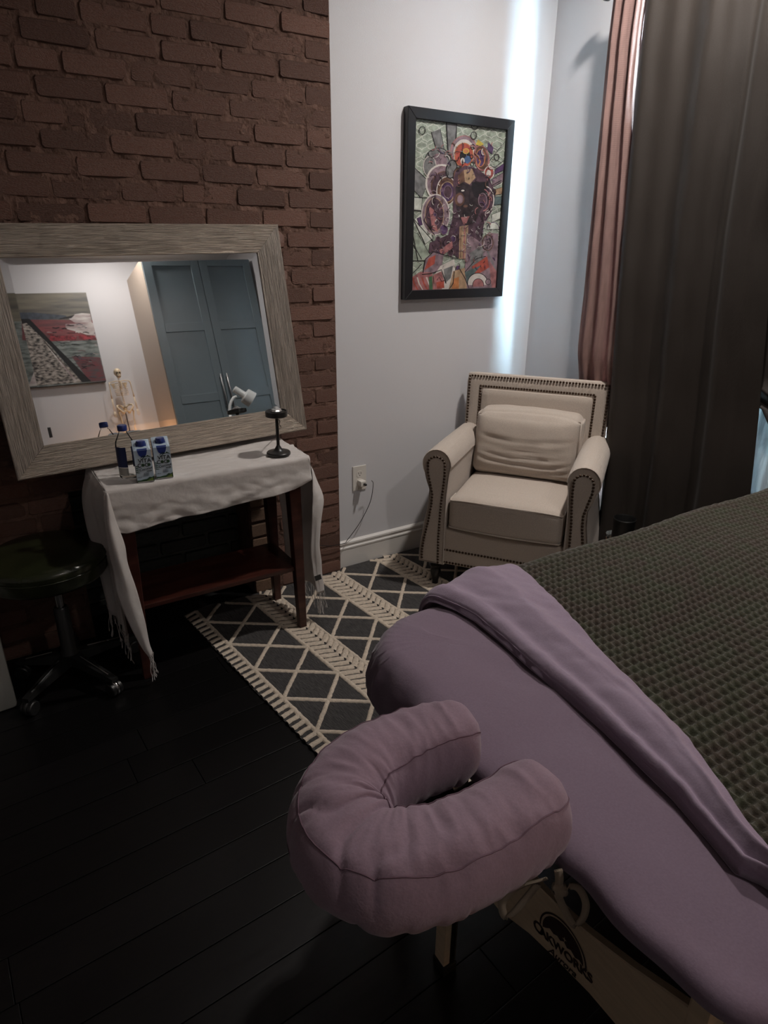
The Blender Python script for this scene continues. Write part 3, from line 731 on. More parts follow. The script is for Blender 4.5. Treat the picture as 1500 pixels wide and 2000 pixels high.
ac = {'sage': pm('sage', (.33, .38, .31), .5), 'pale': pm('pale', (.56, .58, .52)), 'ink': pm('ink', (.020, .017, .020)), 'plum': pm('plum', (.095, .055, .075), .6), 'rose': pm('rose', (.38, .16, .16), .5),
      'red': pm('red', (.40, .085, .060), .4), 'orange': pm('orange', (.50, .20, .08), .4), 'white': pm('white', (.56, .52, .48), .2), 'grey': pm('grey', (.20, .20, .20), .5), 'blue': pm('blue', (.08, .14, .28)),
      'violet': pm('violet', (.10, .055, .13), .5), 'brown': pm('brown', (.16, .085, .060), .6), 'yellow': pm('yellow', (.55, .42, .08)), 'tan': pm('tan', (.40, .27, .17), .4), 'mauve': pm('mauve', (.27, .19, .22), .5),
      'face': pm('face', (.045, .032, .036), .6), 'green': pm('green', (.08, .17, .09)), 'teal': pm('teal', (.10, .14, .14))}
ax0, ax1, az0, az1 = AX0+fb_-.004, AX1-fb_+.004, AZ0+fb_-.004, AZ1-fb_+.004
D = Draw(homog([(268, 212), (1052, 345), (968, 1750), (232, 1765)], [(0, 0), (1, 0), (1, 1), (0, 1)]),
         lambda u, v, k: (lerp(ax0, ax1, u), WY-.022-.000012*k, lerp(az1, az0, v)), ac)
D.poly([(250, 200), (1060, 330), (975, 1760), (225, 1775)], 'sage')
# trellis lines
for i in range(9):
    for j_ in range(20):
        cx = 285+i*98+(49 if j_ % 2 else 0); cy = 215+j_*82+i*14
        if cx > 1060: continue
        if cy > 1500 and cx > 350: continue
        pts = [(cx, cy-40), (cx+14, cy-26), (cx+40, cy-16), (cx+46, cy), (cx+40, cy+16), (cx+14, cy+26), (cx, cy+40), (cx-14, cy+26), (cx-40, cy+16), (cx-46, cy), (cx-40, cy-16), (cx-14, cy-26)]
        D.stroke(pts, 7, 'pale', True)
# radiating shapes
for pts, c in (([(415, 350), (490, 325), (530, 530), (470, 545)], 'grey'), ([(260, 650), (390, 780), (330, 930), (258, 850)], 'grey'), ([(255, 920), (335, 930), (330, 1040), (252, 1030)], 'pale'),
               ([(262, 1120), (330, 1065), (430, 1290), (360, 1340)], 'pale'), ([(290, 1110), (320, 1095), (340, 1165), (310, 1180)], 'violet'), ([(250, 1220), (300, 1250), (420, 1470), (300, 1500)], 'sage'),
               ([(960, 690), (1040, 640), (1035, 700), (945, 740)], 'violet'), ([(930, 780), (1030, 720), (1025, 800), (930, 850)], 'mauve'), ([(950, 870), (1020, 850), (1015, 910), (950, 920)], 'tan'),
               ([(930, 930), (1015, 935), (1010, 1000), (930, 1010)], 'teal'), ([(930, 1090), (1005, 1060), (1000, 1130), (930, 1160)], 'pale'), ([(545, 270), (630, 285), (625, 500), (560, 540)], 'grey')):
    D.poly(pts, c); D.stroke(pts, 5, 'ink', True)
for a, b_ in (((630, 290), (615, 480)), ((540, 260), (555, 520)), ((1050, 440), (905, 620)), ((1040, 610), (920, 700)), ((262, 650), (420, 810)), ((250, 1100), (440, 1330)), ((245, 1320), (330, 1480)), ((238, 1490), (380, 1490)),
              ((236, 1620), (330, 1520)), ((1010, 790), (900, 850)), ((255, 920), (420, 930)), ((252, 1035), (420, 1060))):
    D.stroke([a, b_], 6, 'ink')
# big lobes around the head
D.ell(470, 600, 110, 110, 'grey', 'ink', 6); D.ell(480, 610, 75, 80, 'mauve', 'grey', 12); D.ell(400, 650, 55, 90, 'grey', 'white', 6)
D.ell(500, 800, 130, 160, 'mauve', 'white', 16); D.ell(520, 830, 105, 130, 'plum', 'brown', 10); D.ell(545, 870, 85, 125, 'brown', 'white', 8); D.ell(550, 880, 60, 90, 'violet', 'tan', 8); D.ell(555, 880, 35, 55, 'plum', 'mauve', 5)
D.ell(450, 1080, 120, 180, 'mauve', 'white', 10); D.ell(440, 1080, 80, 150, 'plum', 'tan', 6); D.poly([(390, 1000), (440, 1040), (470, 1240), (420, 1200)], 'rose')
D.ell(690, 520, 110, 130, 'mauve', 'rose', 8); D.ell(690, 540, 90, 120, 'white'); D.ell(690, 560, 78, 105, 'red', 'orange', 8); D.ell(700, 570, 46, 60, 'ink'); D.ell(708, 525, 24, 22, 'orange', 'yellow', 6); D.ell(722, 600, 28, 34, 'blue'); D.ell(680, 610, 18, 28, 'white')
D.ell(840, 590, 60, 110, 'brown', 'rose', 12, rot=-10); D.ell(830, 590, 38, 75, 'violet', 'orange', 7); D.stroke([(800, 560), (830, 620), (815, 660)], 12, 'orange'); D.poly([(790, 470), (810, 425), (860, 470), (830, 485)], 'yellow')
D.poly([(895, 450), (940, 500), (930, 560), (890, 520)], 'violet'); D.ell(905, 720, 40, 55, 'red', 'white', 8); D.ell(900, 725, 20, 30, 'white')
D.ell(585, 680, 45, 80, 'grey', 'ink', 9, rot=10); D.ell(640, 740, 40, 70, 'brown', 'ink', 6)
# hair / dark mass and face
D.poly([(620, 700), (700, 650), (800, 680), (900, 760), (960, 900), (930, 1060), (860, 1180), (850, 1300), (760, 1420), (700, 1480), (640, 1470), (560, 1400), (560, 1250), (600, 1100), (600, 900), (600, 780)], 'plum')
D.poly([(690, 690), (760, 680), (790, 760), (740, 820), (690, 790)], 'tan'); D.poly([(640, 740), (690, 690), (700, 790), (650, 820)], 'brown')
D.poly([(620, 840), (680, 800), (750, 830), (800, 790), (900, 830), (880, 960), (830, 1060), (790, 1150), (720, 1190), (660, 1130), (625, 1020)], 'face')
D.poly([(760, 800), (900, 800), (900, 900), (840, 960), (780, 930), (755, 860)], 'ink'); D.ell(655, 950, 42, 60, 'brown'); D.ell(660, 948, 26, 38, 'mauve')
D.ell(675, 870, 36, 13, 'ink'); D.ell(682, 872, 14, 8, 'white'); D.stroke([(630, 830), (680, 812), (725, 835)], 9, 'ink'); D.stroke([(742, 860), (738, 960), (752, 1000), (725, 1015)], 7, 'ink'); D.ell(705, 1010, 20, 12, 'brown')
D.poly([(668, 1075), (705, 1058), (745, 1080), (712, 1100)], 'ink'); D.poly([(665, 1110), (740, 1100), (715, 1160), (690, 1175)], 'rose')
D.ell(870, 960, 75, 120, None, 'white', 9, -80, 80); D.ell(855, 960, 55, 95, None, 'rose', 9, -80, 90); D.ell(850, 960, 35, 60, 'plum', 'mauve', 6)
# neck and shoulders
D.poly([(655, 1190), (730, 1180), (720, 1480), (650, 1480)], 'tan'); D.stroke([(700, 1190), (690, 1480)], 12, 'rose'); D.stroke([(668, 1200), (662, 1470)], 6, 'brown')
for i, (cx, cy, r_) in enumerate(((520, 1215, 34), (460, 1150, 18), (445, 1080, 12), (470, 1300, 20), (600, 1300, 22), (580, 1420, 24), (640, 1560, 16))):
    D.ell(cx, cy, r_, r_*1.3, 'plum' if i % 2 else 'violet', 'mauve', 5)
D.poly([(400, 1330), (560, 1260), (600, 1330), (520, 1420), (390, 1420)], 'plum'); D.poly([(480, 1400), (590, 1320), (600, 1380), (500, 1450)], 'rose')
D.poly([(335, 1610), (360, 1470), (440, 1410), (520, 1440), (500, 1560), (410, 1620)], 'mauve'); D.poly([(350, 1580), (390, 1470), (450, 1440), (440, 1520)], 'red')
D.poly([(490, 1540), (610, 1480), (620, 1580), (560, 1760), (430, 1762), (440, 1620)], 'white'); D.poly([(520, 1570), (600, 1540), (580, 1650), (530, 1700)], 'grey')
D.poly([(240, 1640), (320, 1590), (420, 1600), (440, 1765), (228, 1770)], 'rose')
for k in range(4): D.stroke([(250+k*40, 1640), (265+k*42, 1700), (300+k*42, 1765)], 12, 'white' if k % 2 else 'red')
D.poly([(430, 1620), (500, 1590), (525, 1680), (500, 1762), (440, 1762)], 'rose'); D.poly([(455, 1690), (520, 1670), (525, 1740), (460, 1740)], 'red'); D.poly([(390, 1640), (420, 1630), (425, 1762), (395, 1762)], 'green')
D.poly([(600, 1590), (700, 1560), (730, 1762), (560, 1762)], 'tan'); D.poly([(600, 1660), (650, 1640), (650, 1755), (590, 1755)], 'orange')
D.poly([(715, 1250), (830, 1330), (900, 1250), (985, 1260), (975, 1755), (720, 1760), (700, 1600)], 'mauve')
D.poly([(740, 1430), (850, 1360), (860, 1500), (760, 1600)], 'grey'); D.poly([(760, 1550), (890, 1460), (910, 1560), (780, 1640)], 'red'); D.poly([(700, 1600), (840, 1540), (760, 1640), (720, 1700)], 'teal')
D.ell(895, 1340, 45, 70, 'mauve', 'brown', 9); D.ell(940, 1220, 50, 60, 'pale', 'violet', 5, 180, 360); D.stroke([(890, 1410), (975, 1600), (960, 1755)], 12, 'grey')
D.poly([(905, 1500), (975, 1600), (975, 1755), (930, 1740)], 'rose'); D.ell(810, 1700, 85, 90, 'white', 'ink', 6, 170, 370); D.ell(815, 1720, 48, 60, 'rose', 'ink', 5, 170, 370); D.ell(900, 1690, 22, 26, 'mauve', 'ink', 5)
D.stroke([(400, 1000), (350, 1130), (440, 1260)], 6, 'ink'); D.stroke([(330, 1615), (400, 1610), (500, 1575), (520, 1640), (540, 1700)], 7, 'ink'); D.stroke([(340, 1600), (360, 1480), (430, 1412), (520, 1440), (640, 1480)], 7, 'ink')
D.stroke([(700, 1600), (800, 1480), (880, 1460)], 6, 'ink'); D.stroke([(610, 1590), (600, 1700), (560, 1760)], 7, 'ink'); D.stroke([(650, 1560), (700, 1650), (740, 1760)], 6, 'ink'); D.stroke([(460, 1670), (480, 1640), (500, 1680), (530, 1670)], 6, 'ink')
for cx, cy, r_ in ((335, 330, 26), (780, 300, 28), (772, 390, 24), (765, 490, 16), (967, 586, 20), (755, 575, 12), (760, 640, 14), (945, 890, 16), (905, 940, 12)):
    D.ell(cx, cy, r_, r_*1.35, None, 'ink', 6)
rr2 = random.Random(4)
for k in range(70):
    cx = rr2.uniform(430, 900); cy = rr2.uniform(1000, 1420); a = rr2.uniform(0, 6.28); L = rr2.uniform(8, 26)
    pts = [(cx+L*math.cos(a+t)*t, cy+L*math.sin(a+t)*t) for t in (0, .5, 1, 1.5)]
    D.stroke(pts, 3.5, rr2.choice(['mauve', 'grey', 'ink', 'pale', 'violet']))
for k in range(260):
    cx = rr2.uniform(390, 960); cy = rr2.uniform(470, 1560); a = rr2.uniform(0, 6.28); r_ = rr2.uniform(10, 34); a1 = a+rr2.uniform(.8, 2.4)
    if 620 < cx < 830 and 820 < cy < 1160 and rr2.random() < .8: continue
    D.stroke([(cx+r_*math.cos(lerp(a, a1, t)), cy+1.25*r_*math.sin(lerp(a, a1, t))) for t in (0, .25, .5, .75, 1)], rr2.uniform(3, 7), rr2.choice(['mauve', 'grey', 'ink', 'plum', 'ink', 'rose', 'brown', 'violet', 'white']))
b = MB(); b.box(ax0-.003, ax1+.003, WY-.0215, WY-.001, az0-.003, az1+.003); b.build('mount_board', m_ink, ART, world=True)
D.mb.build('print', list(ac.values()), ART, world=True)

# ------------------------------------------------------------------ rug
RO = V((.525, 2.416, 0)); ra = R(7.0)
es = V((math.cos(ra), math.sin(ra), 0)); et = V((math.sin(ra), -math.cos(ra), 0))
rug = thing('area_rug', 'charcoal wool rug with cream tufted diamonds, chevrons and a comb border', 'rug', (RO.x, RO.y, 0), 0)
rug.rotation_euler = (0, 0, ra)     # local x = across bands, local -y = along the bands
RW, RL = 1.66, 1.42
def wavy_edge(t): return .004*nz(t*9, 0, 5)+.002*nz(t*30, 1, 5)
b = MB()
def rugtop(u, v):
    s_ = lerp(0, RW, u); t = lerp(-.13, RL, v)
    # stay in front of the walls
    tmin = -0.13
    e = wavy_edge(t)*(1-u)
    s_ += e
    p = RO + es*s_ + et*t
    lim = (BY-.016 if p.x < CX else WY-.020)
    if p.y > lim:
        t += (p.y-lim)/math.cos(ra)
    if s_ < .42 and t < -.02*(1-s_/.42): t = max(t, -.02*(1-s_/.42) + .01*nz(s_*12, 3))
    zz = .0095 + .0012*nz(s_*6, t*6, 2)
    if s_ < .30 and t < .12: zz += .008*max(0, math.sin((s_)*16))*max(0, 1-t/.12)
    if u in (0, 1) or v in (0, 1): zz = .004
    return (s_, -t, zz)
b.grid(rugtop, 130, 170)
b.build('rug_ground', m_rug, rug, smooth=True)
b = MB(); b.box(.004, RW-.004, -RL+.004, -.02, .001, .004); b.build('backing', m_rug, rug)
tf = MB(); rt = random.Random(9)
def inside(s_, t):
    p = RO + es*s_ + et*t
    return p.y < (BY-.02 if p.x < CX else WY-.024) and t < RL-.01 and s_ < RW-.01 and not (s_ < .42 and t < -.015*(1-s_/.42)+.004)
def strokeline(a, b_, w=.0165, seed=0, h=.0045):
    L = math.hypot(b_[0]-a[0], b_[1]-a[1]); n = max(2, int(L/.009)); d = ((b_[0]-a[0])/L, (b_[1]-a[1])/L); nr = (-d[1], d[0])
    run = []
    for i in range(n+1):
        q = i/n; s_ = lerp(a[0], b_[0], q); t = lerp(a[1], b_[1], q)
        j1 = .0022*nz(s_*90+seed, t*90, 1)
        run.append((s_+nr[0]*j1, t+nr[1]*j1, w/2*(1+.22*nz(s_*120, t*120, seed+3)), inside(s_, t)))
    i = 0
    while i <= n:
        if not run[i][3]: i += 1; continue
        k = i
        while k+1 <= n and run[k+1][3]: k += 1
        if k > i:
            vs = []; fs = []
            for s_, t, hw, _ in run[i:k+1]:
                hw *= 1.15
                zb = .0095+.0012*nz(s_*6, t*6, 2)
                if s_ < .30 and t < .12: zb += .008*max(0, math.sin(s_*16))*max(0, 1-t/.12)
                for o_, zz in ((-1, -.001), (-.72, h*.85), (0, h), (.72, h*.85), (1, -.001)):
                    vs.append((s_+nr[0]*hw*o_, -(t+nr[1]*hw*o_), zb+zz))
            for q in range(len(vs)//5-1):
                for c in range(4): fs.append((q*5+c, q*5+c+1, (q+1)*5+c+1, (q+1)*5+c))
            tf.add(vs, fs)
        i = k+1
T0, TP = .090, .208
strokeline((.052, -.05), (.052, RL), .015)
t = -.04
while t < RL:
    strokeline((.000, t+.006), (.050, t), .017, seed=t); t += .0345
bands = [(.285, .397), (.626, .742), (.967, 1.083), (1.31, 1.42)]
prev = .052
for a, b_ in bands:
    strokeline((a, -.13), (a, RL), .015, 1); strokeline((b_, -.13), (b_, RL), .015, 2)
    t = -.14; m_ = (a+b_)/2
    while t < RL:
        strokeline((a+.004, t-.010), (m_+.012, t+.020), .0215, 3); strokeline((m_+.010, t+.021), (b_-.004, t-.018), .0215, 4)
        t += .0335
    for k in range(-2, 12):
        ta = T0+TP*k
        strokeline((prev, ta), (a, ta+TP), .0145, 5); strokeline((prev, ta+TP), (a, ta), .0145, 6)
    prev = b_
for k in range(-2, 12):
    strokeline((prev, T0+TP*k), (RW, T0+TP*(k+1)), .0145, 5); strokeline((prev, T0+TP*(k+1)), (RW, T0+TP*k), .0145, 6)
tf.build('tufted_pattern', m_tuft, rug, smooth=True, kind='stuff')

# ------------------------------------------------------------------ armchair
AZ = R(54.12); chx, chy = 1.520, 2.140
CW, CD, CB, CA, CS, CZ0 = .743, .500, .905, .672, .470, .135
ch = thing('armchair', 'beige linen armchair with rolled arms and nailhead trim in the corner by the curtains', 'armchair', (chx, chy, 0), -AZ)
nails = {'arm': MB(), 'back': MB(), 'rail': MB()}
def nail(mb, p, n, r=.0058):
    n = V(n).normalized(); q = n.to_track_quat('Z', 'Y').to_matrix().to_4x4(); q.translation = V(p)
    mb.lathe([(r, 0), (r*.85, r*.45), (r*.35, r*.68), (.0002, r*.7)], seg=8, mat=q, cap=False)
def nail_row(mb, pts, n, step=.0142):
    P = [V(p) for p in pts]; d = 0; nxt = 0
    for a, b_ in zip(P, P[1:]):
        L = (b_-a).length
        while nxt <= d+L:
            nail(mb, a.lerp(b_, (nxt-d)/L if L else 0), n); nxt += step
        d += L
def rbox(x0, x1, y0, y1, z0, z1, r, nu=18, fn=None, rr_=None):
    """rounded, optionally displaced box; returns verts, faces"""
    bm = bmesh.new(); bmesh.ops.create_cube(bm, size=2)
    bmesh.ops.subdivide_edges(bm, edges=bm.edges[:], cuts=nu, use_grid_fill=True)
    c = V(((x0+x1)/2, (y0+y1)/2, (z0+z1)/2)); h = V(((x1-x0)/2, (y1-y0)/2, (z1-z0)/2))
    vs = []
    for v_ in bm.verts:
        # spread the samples towards the edges
        q = V([math.copysign(abs(a)**.8, a) for a in v_.co])
        p = V((q.x*h.x, q.y*h.y, q.z*h.z)); inn = V([max(-(h[k]-r), min(h[k]-r, p[k])) for k in range(3)])
        d = p-inn
        if d.length > 1e-9: p = inn + d.normalized()*r
        n = d.normalized() if d.length > 1e-9 else V((0, 0, 1))
        p = c+p
        if fn: p = fn(p, n, q)
        vs.append(p)
    bm.verts.index_update(); fs = [[v_.index for v_ in f.verts] for f in bm.faces]; bm.free(); return vs, fs
# base rail
b = MB(); vs, fs = rbox(.075, CW-.075, .012, CD+.03, CZ0, .315, .014, 8); b.add(vs, fs); b.build('seat_rail', m_linen, ch, smooth=True)
nail_row(nails['rail'], [(.088, .0115, CZ0+.014), (CW-.088, .0115, CZ0+.014)], (0, -1, 0)); nail_row(nails['rail'], [(.088, .0115, CZ0+.075), (CW-.088, .0115, CZ0+.075)], (0, -1, 0))
# arms: extruded profile with an outward roll
def arm_profile(sgn):
    P = [(.118, CZ0), (.118, .32), (.120, .47), (.128, .56), (.134, .60)]
    cx, cz, r_ = .070, .603, .069
    for k in range(0, 15):
        a = R(-2 + k*15.5); P.append((cx + r_*math.cos(a)*.97, cz + r_*math.sin(a)))
    P += [(.022, .535), (.040, .49), (.036, .42), (.020, .33), (.006, .24), (.000, .18), (.000, CZ0)]
    P = [V((p[0], 0, p[1])) for p in P]
    out = []
    for i in range(len(P)):
        a, c = P[i], P[(i+1) % len(P)]
        out.append(a)
    return [(p.x if sgn < 0 else CW-p.x, p.z) for p in out]
for sgn in (-1, 1):
    pr = arm_profile(sgn); n = len(pr); cxm = sum(p[0] for p in pr)/n; czm = sum(p[1] for p in pr)/n
    b = MB(); ys = [(.006, .90), (.0, .955), (.006, .99), (.016, 1.0), (.12, 1.0), (.25, .995), (.38, .985), (CD+.03, .965)]
    rows = []
    for y, s_ in ys:
        rows.append([(cxm+(p[0]-cxm)*(s_ if s_ < .99 or y > .2 else s_), y + .004*nz(p[0]*20, p[1]*20, y*9), czm+(p[1]-czm)*(1-(1-s_)*.35) - .012*max(0, y-.2)) for p in pr])
    b.add([p for r_ in rows for p in r_], [(i*n+k, i*n+(k+1) % n, (i+1)*n+(k+1) % n, (i+1)*n+k) for i in range(len(ys)-1) for k in range(n)])
    b.add(rows[0], [tuple(range(n))]); b.add(rows[-1], [tuple(range(n))])
    arm = b.build('arm', m_linen, ch, smooth=True, sharp=60)
    # front facing panel
    f = lambda x: x if sgn < 0 else CW-x
    inn = [(.094, CZ0+.014), (.092, .26), (.094, .34), (.098, .44), (.104, .50), (.108, .56), (.108, .60)]
    arc = [(.070+.038*math.cos(R(a)), .605+.036*math.sin(R(a))) for a in (20, 45, 70, 95, 120, 150, 175)]
    outp = [(.033, .57), (.045, .52), (.056, .47), (.054, .42), (.042, .34), (.026, .26), (.018, .20), (.018, CZ0+.014)]
    path = [(f(p[0]), -.0045, p[1]) for p in inn+arc+outp]
    b = MB(); b.prism(path, None, (0, .006, 0)); b.build('arm_front_panel', m_linen, arm)
    nail_row(nails['arm'], [(p[0], -.0055, p[2]) for p in path], (0, -1, 0))
# back frame, leaning slightly
def lean(p): return V((p[0], p[1] + max(0, p[2]-.40)*.07, p[2]))
b = MB(); vs, fs = rbox(.040, CW-.040, CD, CD+.045, .20, CB, .012, 12); b.add([lean(p) for p in vs], fs); back = b.build('back_frame', m_linen, ch, smooth=True)
b = MB(); vs, fs = rbox(.118, CW-.118, CD-.016, CD+.02, .40, CB-.068, .010, 10); b.add([lean(p) for p in vs], fs); b.build('back_panel', m_linen, ch, smooth=True)
yb = CD-.001
nail_row(nails['back'], [lean(p) for p in ((.053, yb, .62), (.053, yb, CB-.013), (CW-.053, yb, CB-.013), (CW-.053, yb, .60))], (0, -1, 0))
nail_row(nails['back'], [lean(p) for p in ((.108, yb, .64), (.108, yb, CB-.058), (CW-.108, yb, CB-.058), (CW-.108, yb, .62))], (0, -1, 0), .0130)
# seat cushion with crown and piping
def seatfn(p, n, q):
    if n.z > .2 or q.z > .9: p = p + V((0, 0, .020*max(0, 1-q.x**4)*max(0, 1-q.y**4) + .002*nz(p.x*9, p.y*9)))
    if q.y < -.9: p = p + V((0, -.014*(1-q.x**2), 0))
    return p
b = MB(); vs, fs = rbox(.128, CW-.128, .004, CD-.018, .318, CS-.012, .022, 16, seatfn); b.add(vs, fs); cush = b.build('seat_cushion', m_linen, ch, smooth=True)
b = MB()
for z in (.325, CS-.021):
    pts = [(lerp(.137, CW-.137, k/24), .008-.014*(1-(2*k/24-1)**2)-.001, z+(.009*(1-(2*k/24-1)**4) if z > .4 else 0)) for k in range(25)]
    pts = [(.132, .10, z), (.130, .03, z)] + pts + [(CW-.130, .03, z), (CW-.132, .10, z)]
    b.tube(pts, .0038, 6)
b.build('piping', m_linen, cush, smooth=True)
# back pillow with sagging folds
def pilfn(p, n, q):
    bul = max(0, 1-q.x**4)*max(0, 1-q.z**4)
    if q.y < 0:
        d = -.045*bul*(-q.y)
        x_, z_ = q.x, q.z
        for (zc, cu, am, wd) in ((.35, .55, .007, .055), (.08, .6, .009, .06), (-.15, .5, .009, .05), (-.38, .42, .011, .055), (-.6, .35, .008, .05)):
            k = (z_ - (zc - .30*cu*(1-x_*x_)) - .06*nz(x_*2, zc*7, 3)); d += am*math.exp(-(k/wd)**2)*(.5+.5*nz(x_*2.3, zc*5, 1)+.35)*min(1, 2.2*(1-abs(x_)))
        p = p + V((0, d + .004*nz(p.x*14, p.z*18, 2), 0))
    if abs(q.x) > .9: p = p + V((0, 0, 0))
    if q.z > .9: p = p + V((0, 0, .010*(1-q.x*q.x) - .012*abs(q.x)**6 + .004*nz(p.x*12, p.y*12)))
    return p
b = MB(); vs, fs = rbox(.128, CW-.130, CD-.150, CD-.022, CS-.002, .768, .040, 34, pilfn)
b.add([V((p.x, p.y+(p.z-CS)*.16, p.z)) for p in vs], fs); pil = b.build('back_pillow', m_linen, ch, smooth=True)
b = MB(); pts = []
for k in range(31):
    q = k/30; x = lerp(.140, CW-.142, q); pts.append((x, CD-.150+.012+(.768-CS)*.16-.012*(1-(2*q-1)**2), .754-.010*math.sin(q*3.14)**2+.006*(1-(2*q-1)**2)-.012*abs(2*q-1)**6))
pts += [(CW-.138, CD-.128, .70), (CW-.136, CD-.132, .62), (CW-.136, CD-.134, .54)]
b.tube(smooth_curve(pts, 70), .0032, 6); b.build('piping', m_linen, pil, smooth=True)
for k, mb_ in nails.items(): mb_.build('nailhead_trim', m_nail, ch, smooth=True, kind='stuff')
for x in (.068, CW-.068):
    b = MB(); b.lathe([(.012, 0), (.014, .004), (.015, .03), (.021, .055), (.025, .075), (.022, .092), (.020, .097), (.027, .103), (.030, .112), (.024, .120), (.028, .128), (.030, CZ0+.006)], (x, .052, 0), 20); b.build('leg', m_leg, ch, smooth=True, sharp=45)
for x in (.075, CW-.075):
    b = MB(); b.box(x-.02, x+.02, CD-.01, CD+.03, 0, CZ0+.07, bev=.003); b.build('leg', m_leg, ch)

# ------------------------------------------------------------------ curtains, rod
RZ = 2.362; RX = 2.325
rod = thing('curtain_rod', 'black curtain rod with a round finial above the window', 'curtain rod', (RX, 1.4, RZ))
b = MB(); b.tube([(RX, .55, RZ), (RX, 2.095, RZ)], .011, 14); b.build('pole', m_blackmetal, rod, smooth=True, world=True)
b = MB(); b.lathe([(.011, 0), (.015, .002), (.013, .010), (.020, .022), (.024, .036), (.020, .050), (.010, .058), (.001, .060)], (0, 0, 0), 20, mat=Matrix.Translation((RX, 2.095, RZ)) @ Matrix.Rotation(R(-90), 4, 'X')); b.build('finial', m_blackmetal, rod, smooth=True, world=True)
b = MB(); b.tube([(RX, .62, RZ), (WX, .62, RZ)], .007, 10); b.box(WX-.006, WX, .60, .64, RZ-.03, RZ+.03, bev=.002); b.build('bracket', m_blackmetal, rod, world=True)
def curtain(name, label, m, yl, yr, zt, zb, xb, amp, nf, group=None, seed=0, nu=160, nvv=60, slit=None, xs=None, topw=.6):
    """yl(z), yr(z): left and right edges; xb(z): mean plane"""
    b = MB()
    def f(u, v):
        z = lerp(zt, zb, v); ya, yb_ = yl(z), yr(z)
        w = u + .05*nz(u*3, seed, v*.8)*math.sin(u*3.14)
        y = lerp(ya, yb_, w)
        a = amp*(topw+(1-topw)*v)
        ph = nf*2*math.pi*u + 1.2*nz(u*2.2, seed+3, v*.7) + seed
        x = xb(z) + a*(math.sin(ph)+.35*math.sin(2.1*ph+seed)) + .006*nz(u*6, v*3, seed)*v + .003*nz(u*16, v*14, seed)
        return (min(x, WX-.004), y, z)
    b.grid(f, nu, nvv); o = b.build(name, m, None, smooth=True); solidify(o, .0016); tag(o, label, 'curtain', group)
    return o
curtain('pink_curtain', 'dusty pink sheer curtain hanging between the white reveal and the dark brown curtain', m_pink,
        lambda z: interp(z, [0, .9, 1.5, 2.2, 2.4], [2.085, 2.092, 2.095, 2.105, 2.100]), lambda z: interp(z, [0, 1.2, 1.9, 2.2, 2.4], [1.82, 1.865, 1.932, 1.950, 1.945]), RZ+.02, .02,
        lambda z: interp(z, [0, .85, 1.02, 2.4], [2.388, 2.380, 2.340, 2.318]), .014, 3.2, seed=1, nu=120)
curtain('brown_curtain', 'dark brown blackout curtain falling behind the armchair and the waste bin', m_brown,
        lambda z: interp(z, [0, .35, 1.0, 1.6, 2.1, 2.4], [1.855, 1.860, 1.90, 1.925, 1.943, 1.943]), lambda z: interp(z, [0, .60, .96, 1.5, 2.4], [1.165, 1.197, 1.240, 1.30, 1.33]), RZ+.022, .01,
        lambda z: interp(z, [0, .9, 1.3, 2.4], [2.345, 2.345, 2.330, 2.315]), .030, 2.8, seed=2.4, nu=220)
curtain('brown_curtain', 'second dark brown curtain at the right edge of the photo, pulled aside at the bottom', m_brown,
        lambda z: interp(z, [0, .55, .80, .93, .99, 1.3, 2.4], [.98, 1.02, 1.14, 1.235, 1.44, 1.48, 1.50]), lambda z: .58, RZ+.022, .01,
        lambda z: interp(z, [0, 1, 2.4], [2.385, 2.385, 2.375]), .011, 5, seed=5, nu=160)
curtain('white_liner_curtain', 'pale bluish liner curtain showing in the gap at the lower right of the brown curtains', m_sheer,
        lambda z: interp(z, [0, .9, 2.4], [1.36, 1.36, 1.30]), lambda z: .76, 1.20, .10, lambda z: 2.406, .006, 8, seed=7, nu=160)

# ------------------------------------------------------------------ stool
st = thing('rolling_stool', 'round dark olive vinyl stool on a black star base in front of the brick wall', 'stool', (.060, 2.262, 0))
b = MB(); b.lathe([(.03, .405), (.165, .408), (.183, .413), (.190, .424), (.190, .452), (.192, .458), (.190, .464), (.196, .478), (.192, .490), (.178, .498), (.15, .503), (.08, .505), (.002, .5055)], seg=56); seat = b.build('seat', m_vinyl, st, smooth=True)
b = MB(); b.tube([(.1915*math.cos(2*math.pi*k/56), .1915*math.sin(2*math.pi*k/56), .461) for k in range(56)], .0028, 6, closed=True); b.build('piping', m_vinyl, seat, smooth=True)
b = MB(); b.lathe([(.014, .275), (.014, .41)], (.012, -.012, 0), 20); b.build('gas_column', m_chrome, st, smooth=True, sharp=40)
b = MB(); b.lathe([(.032, .065), (.032, .10), (.026, .11), (.024, .28), (.020, .285)], (.012, -.012, 0), 24); b.build('column_sleeve', m_plastic, st, smooth=True, sharp=40)
b = MB(); b.box(-.05, .07, -.035, .012, .393, .405, bev=.003); b.build('seat_plate', m_plastic, st)
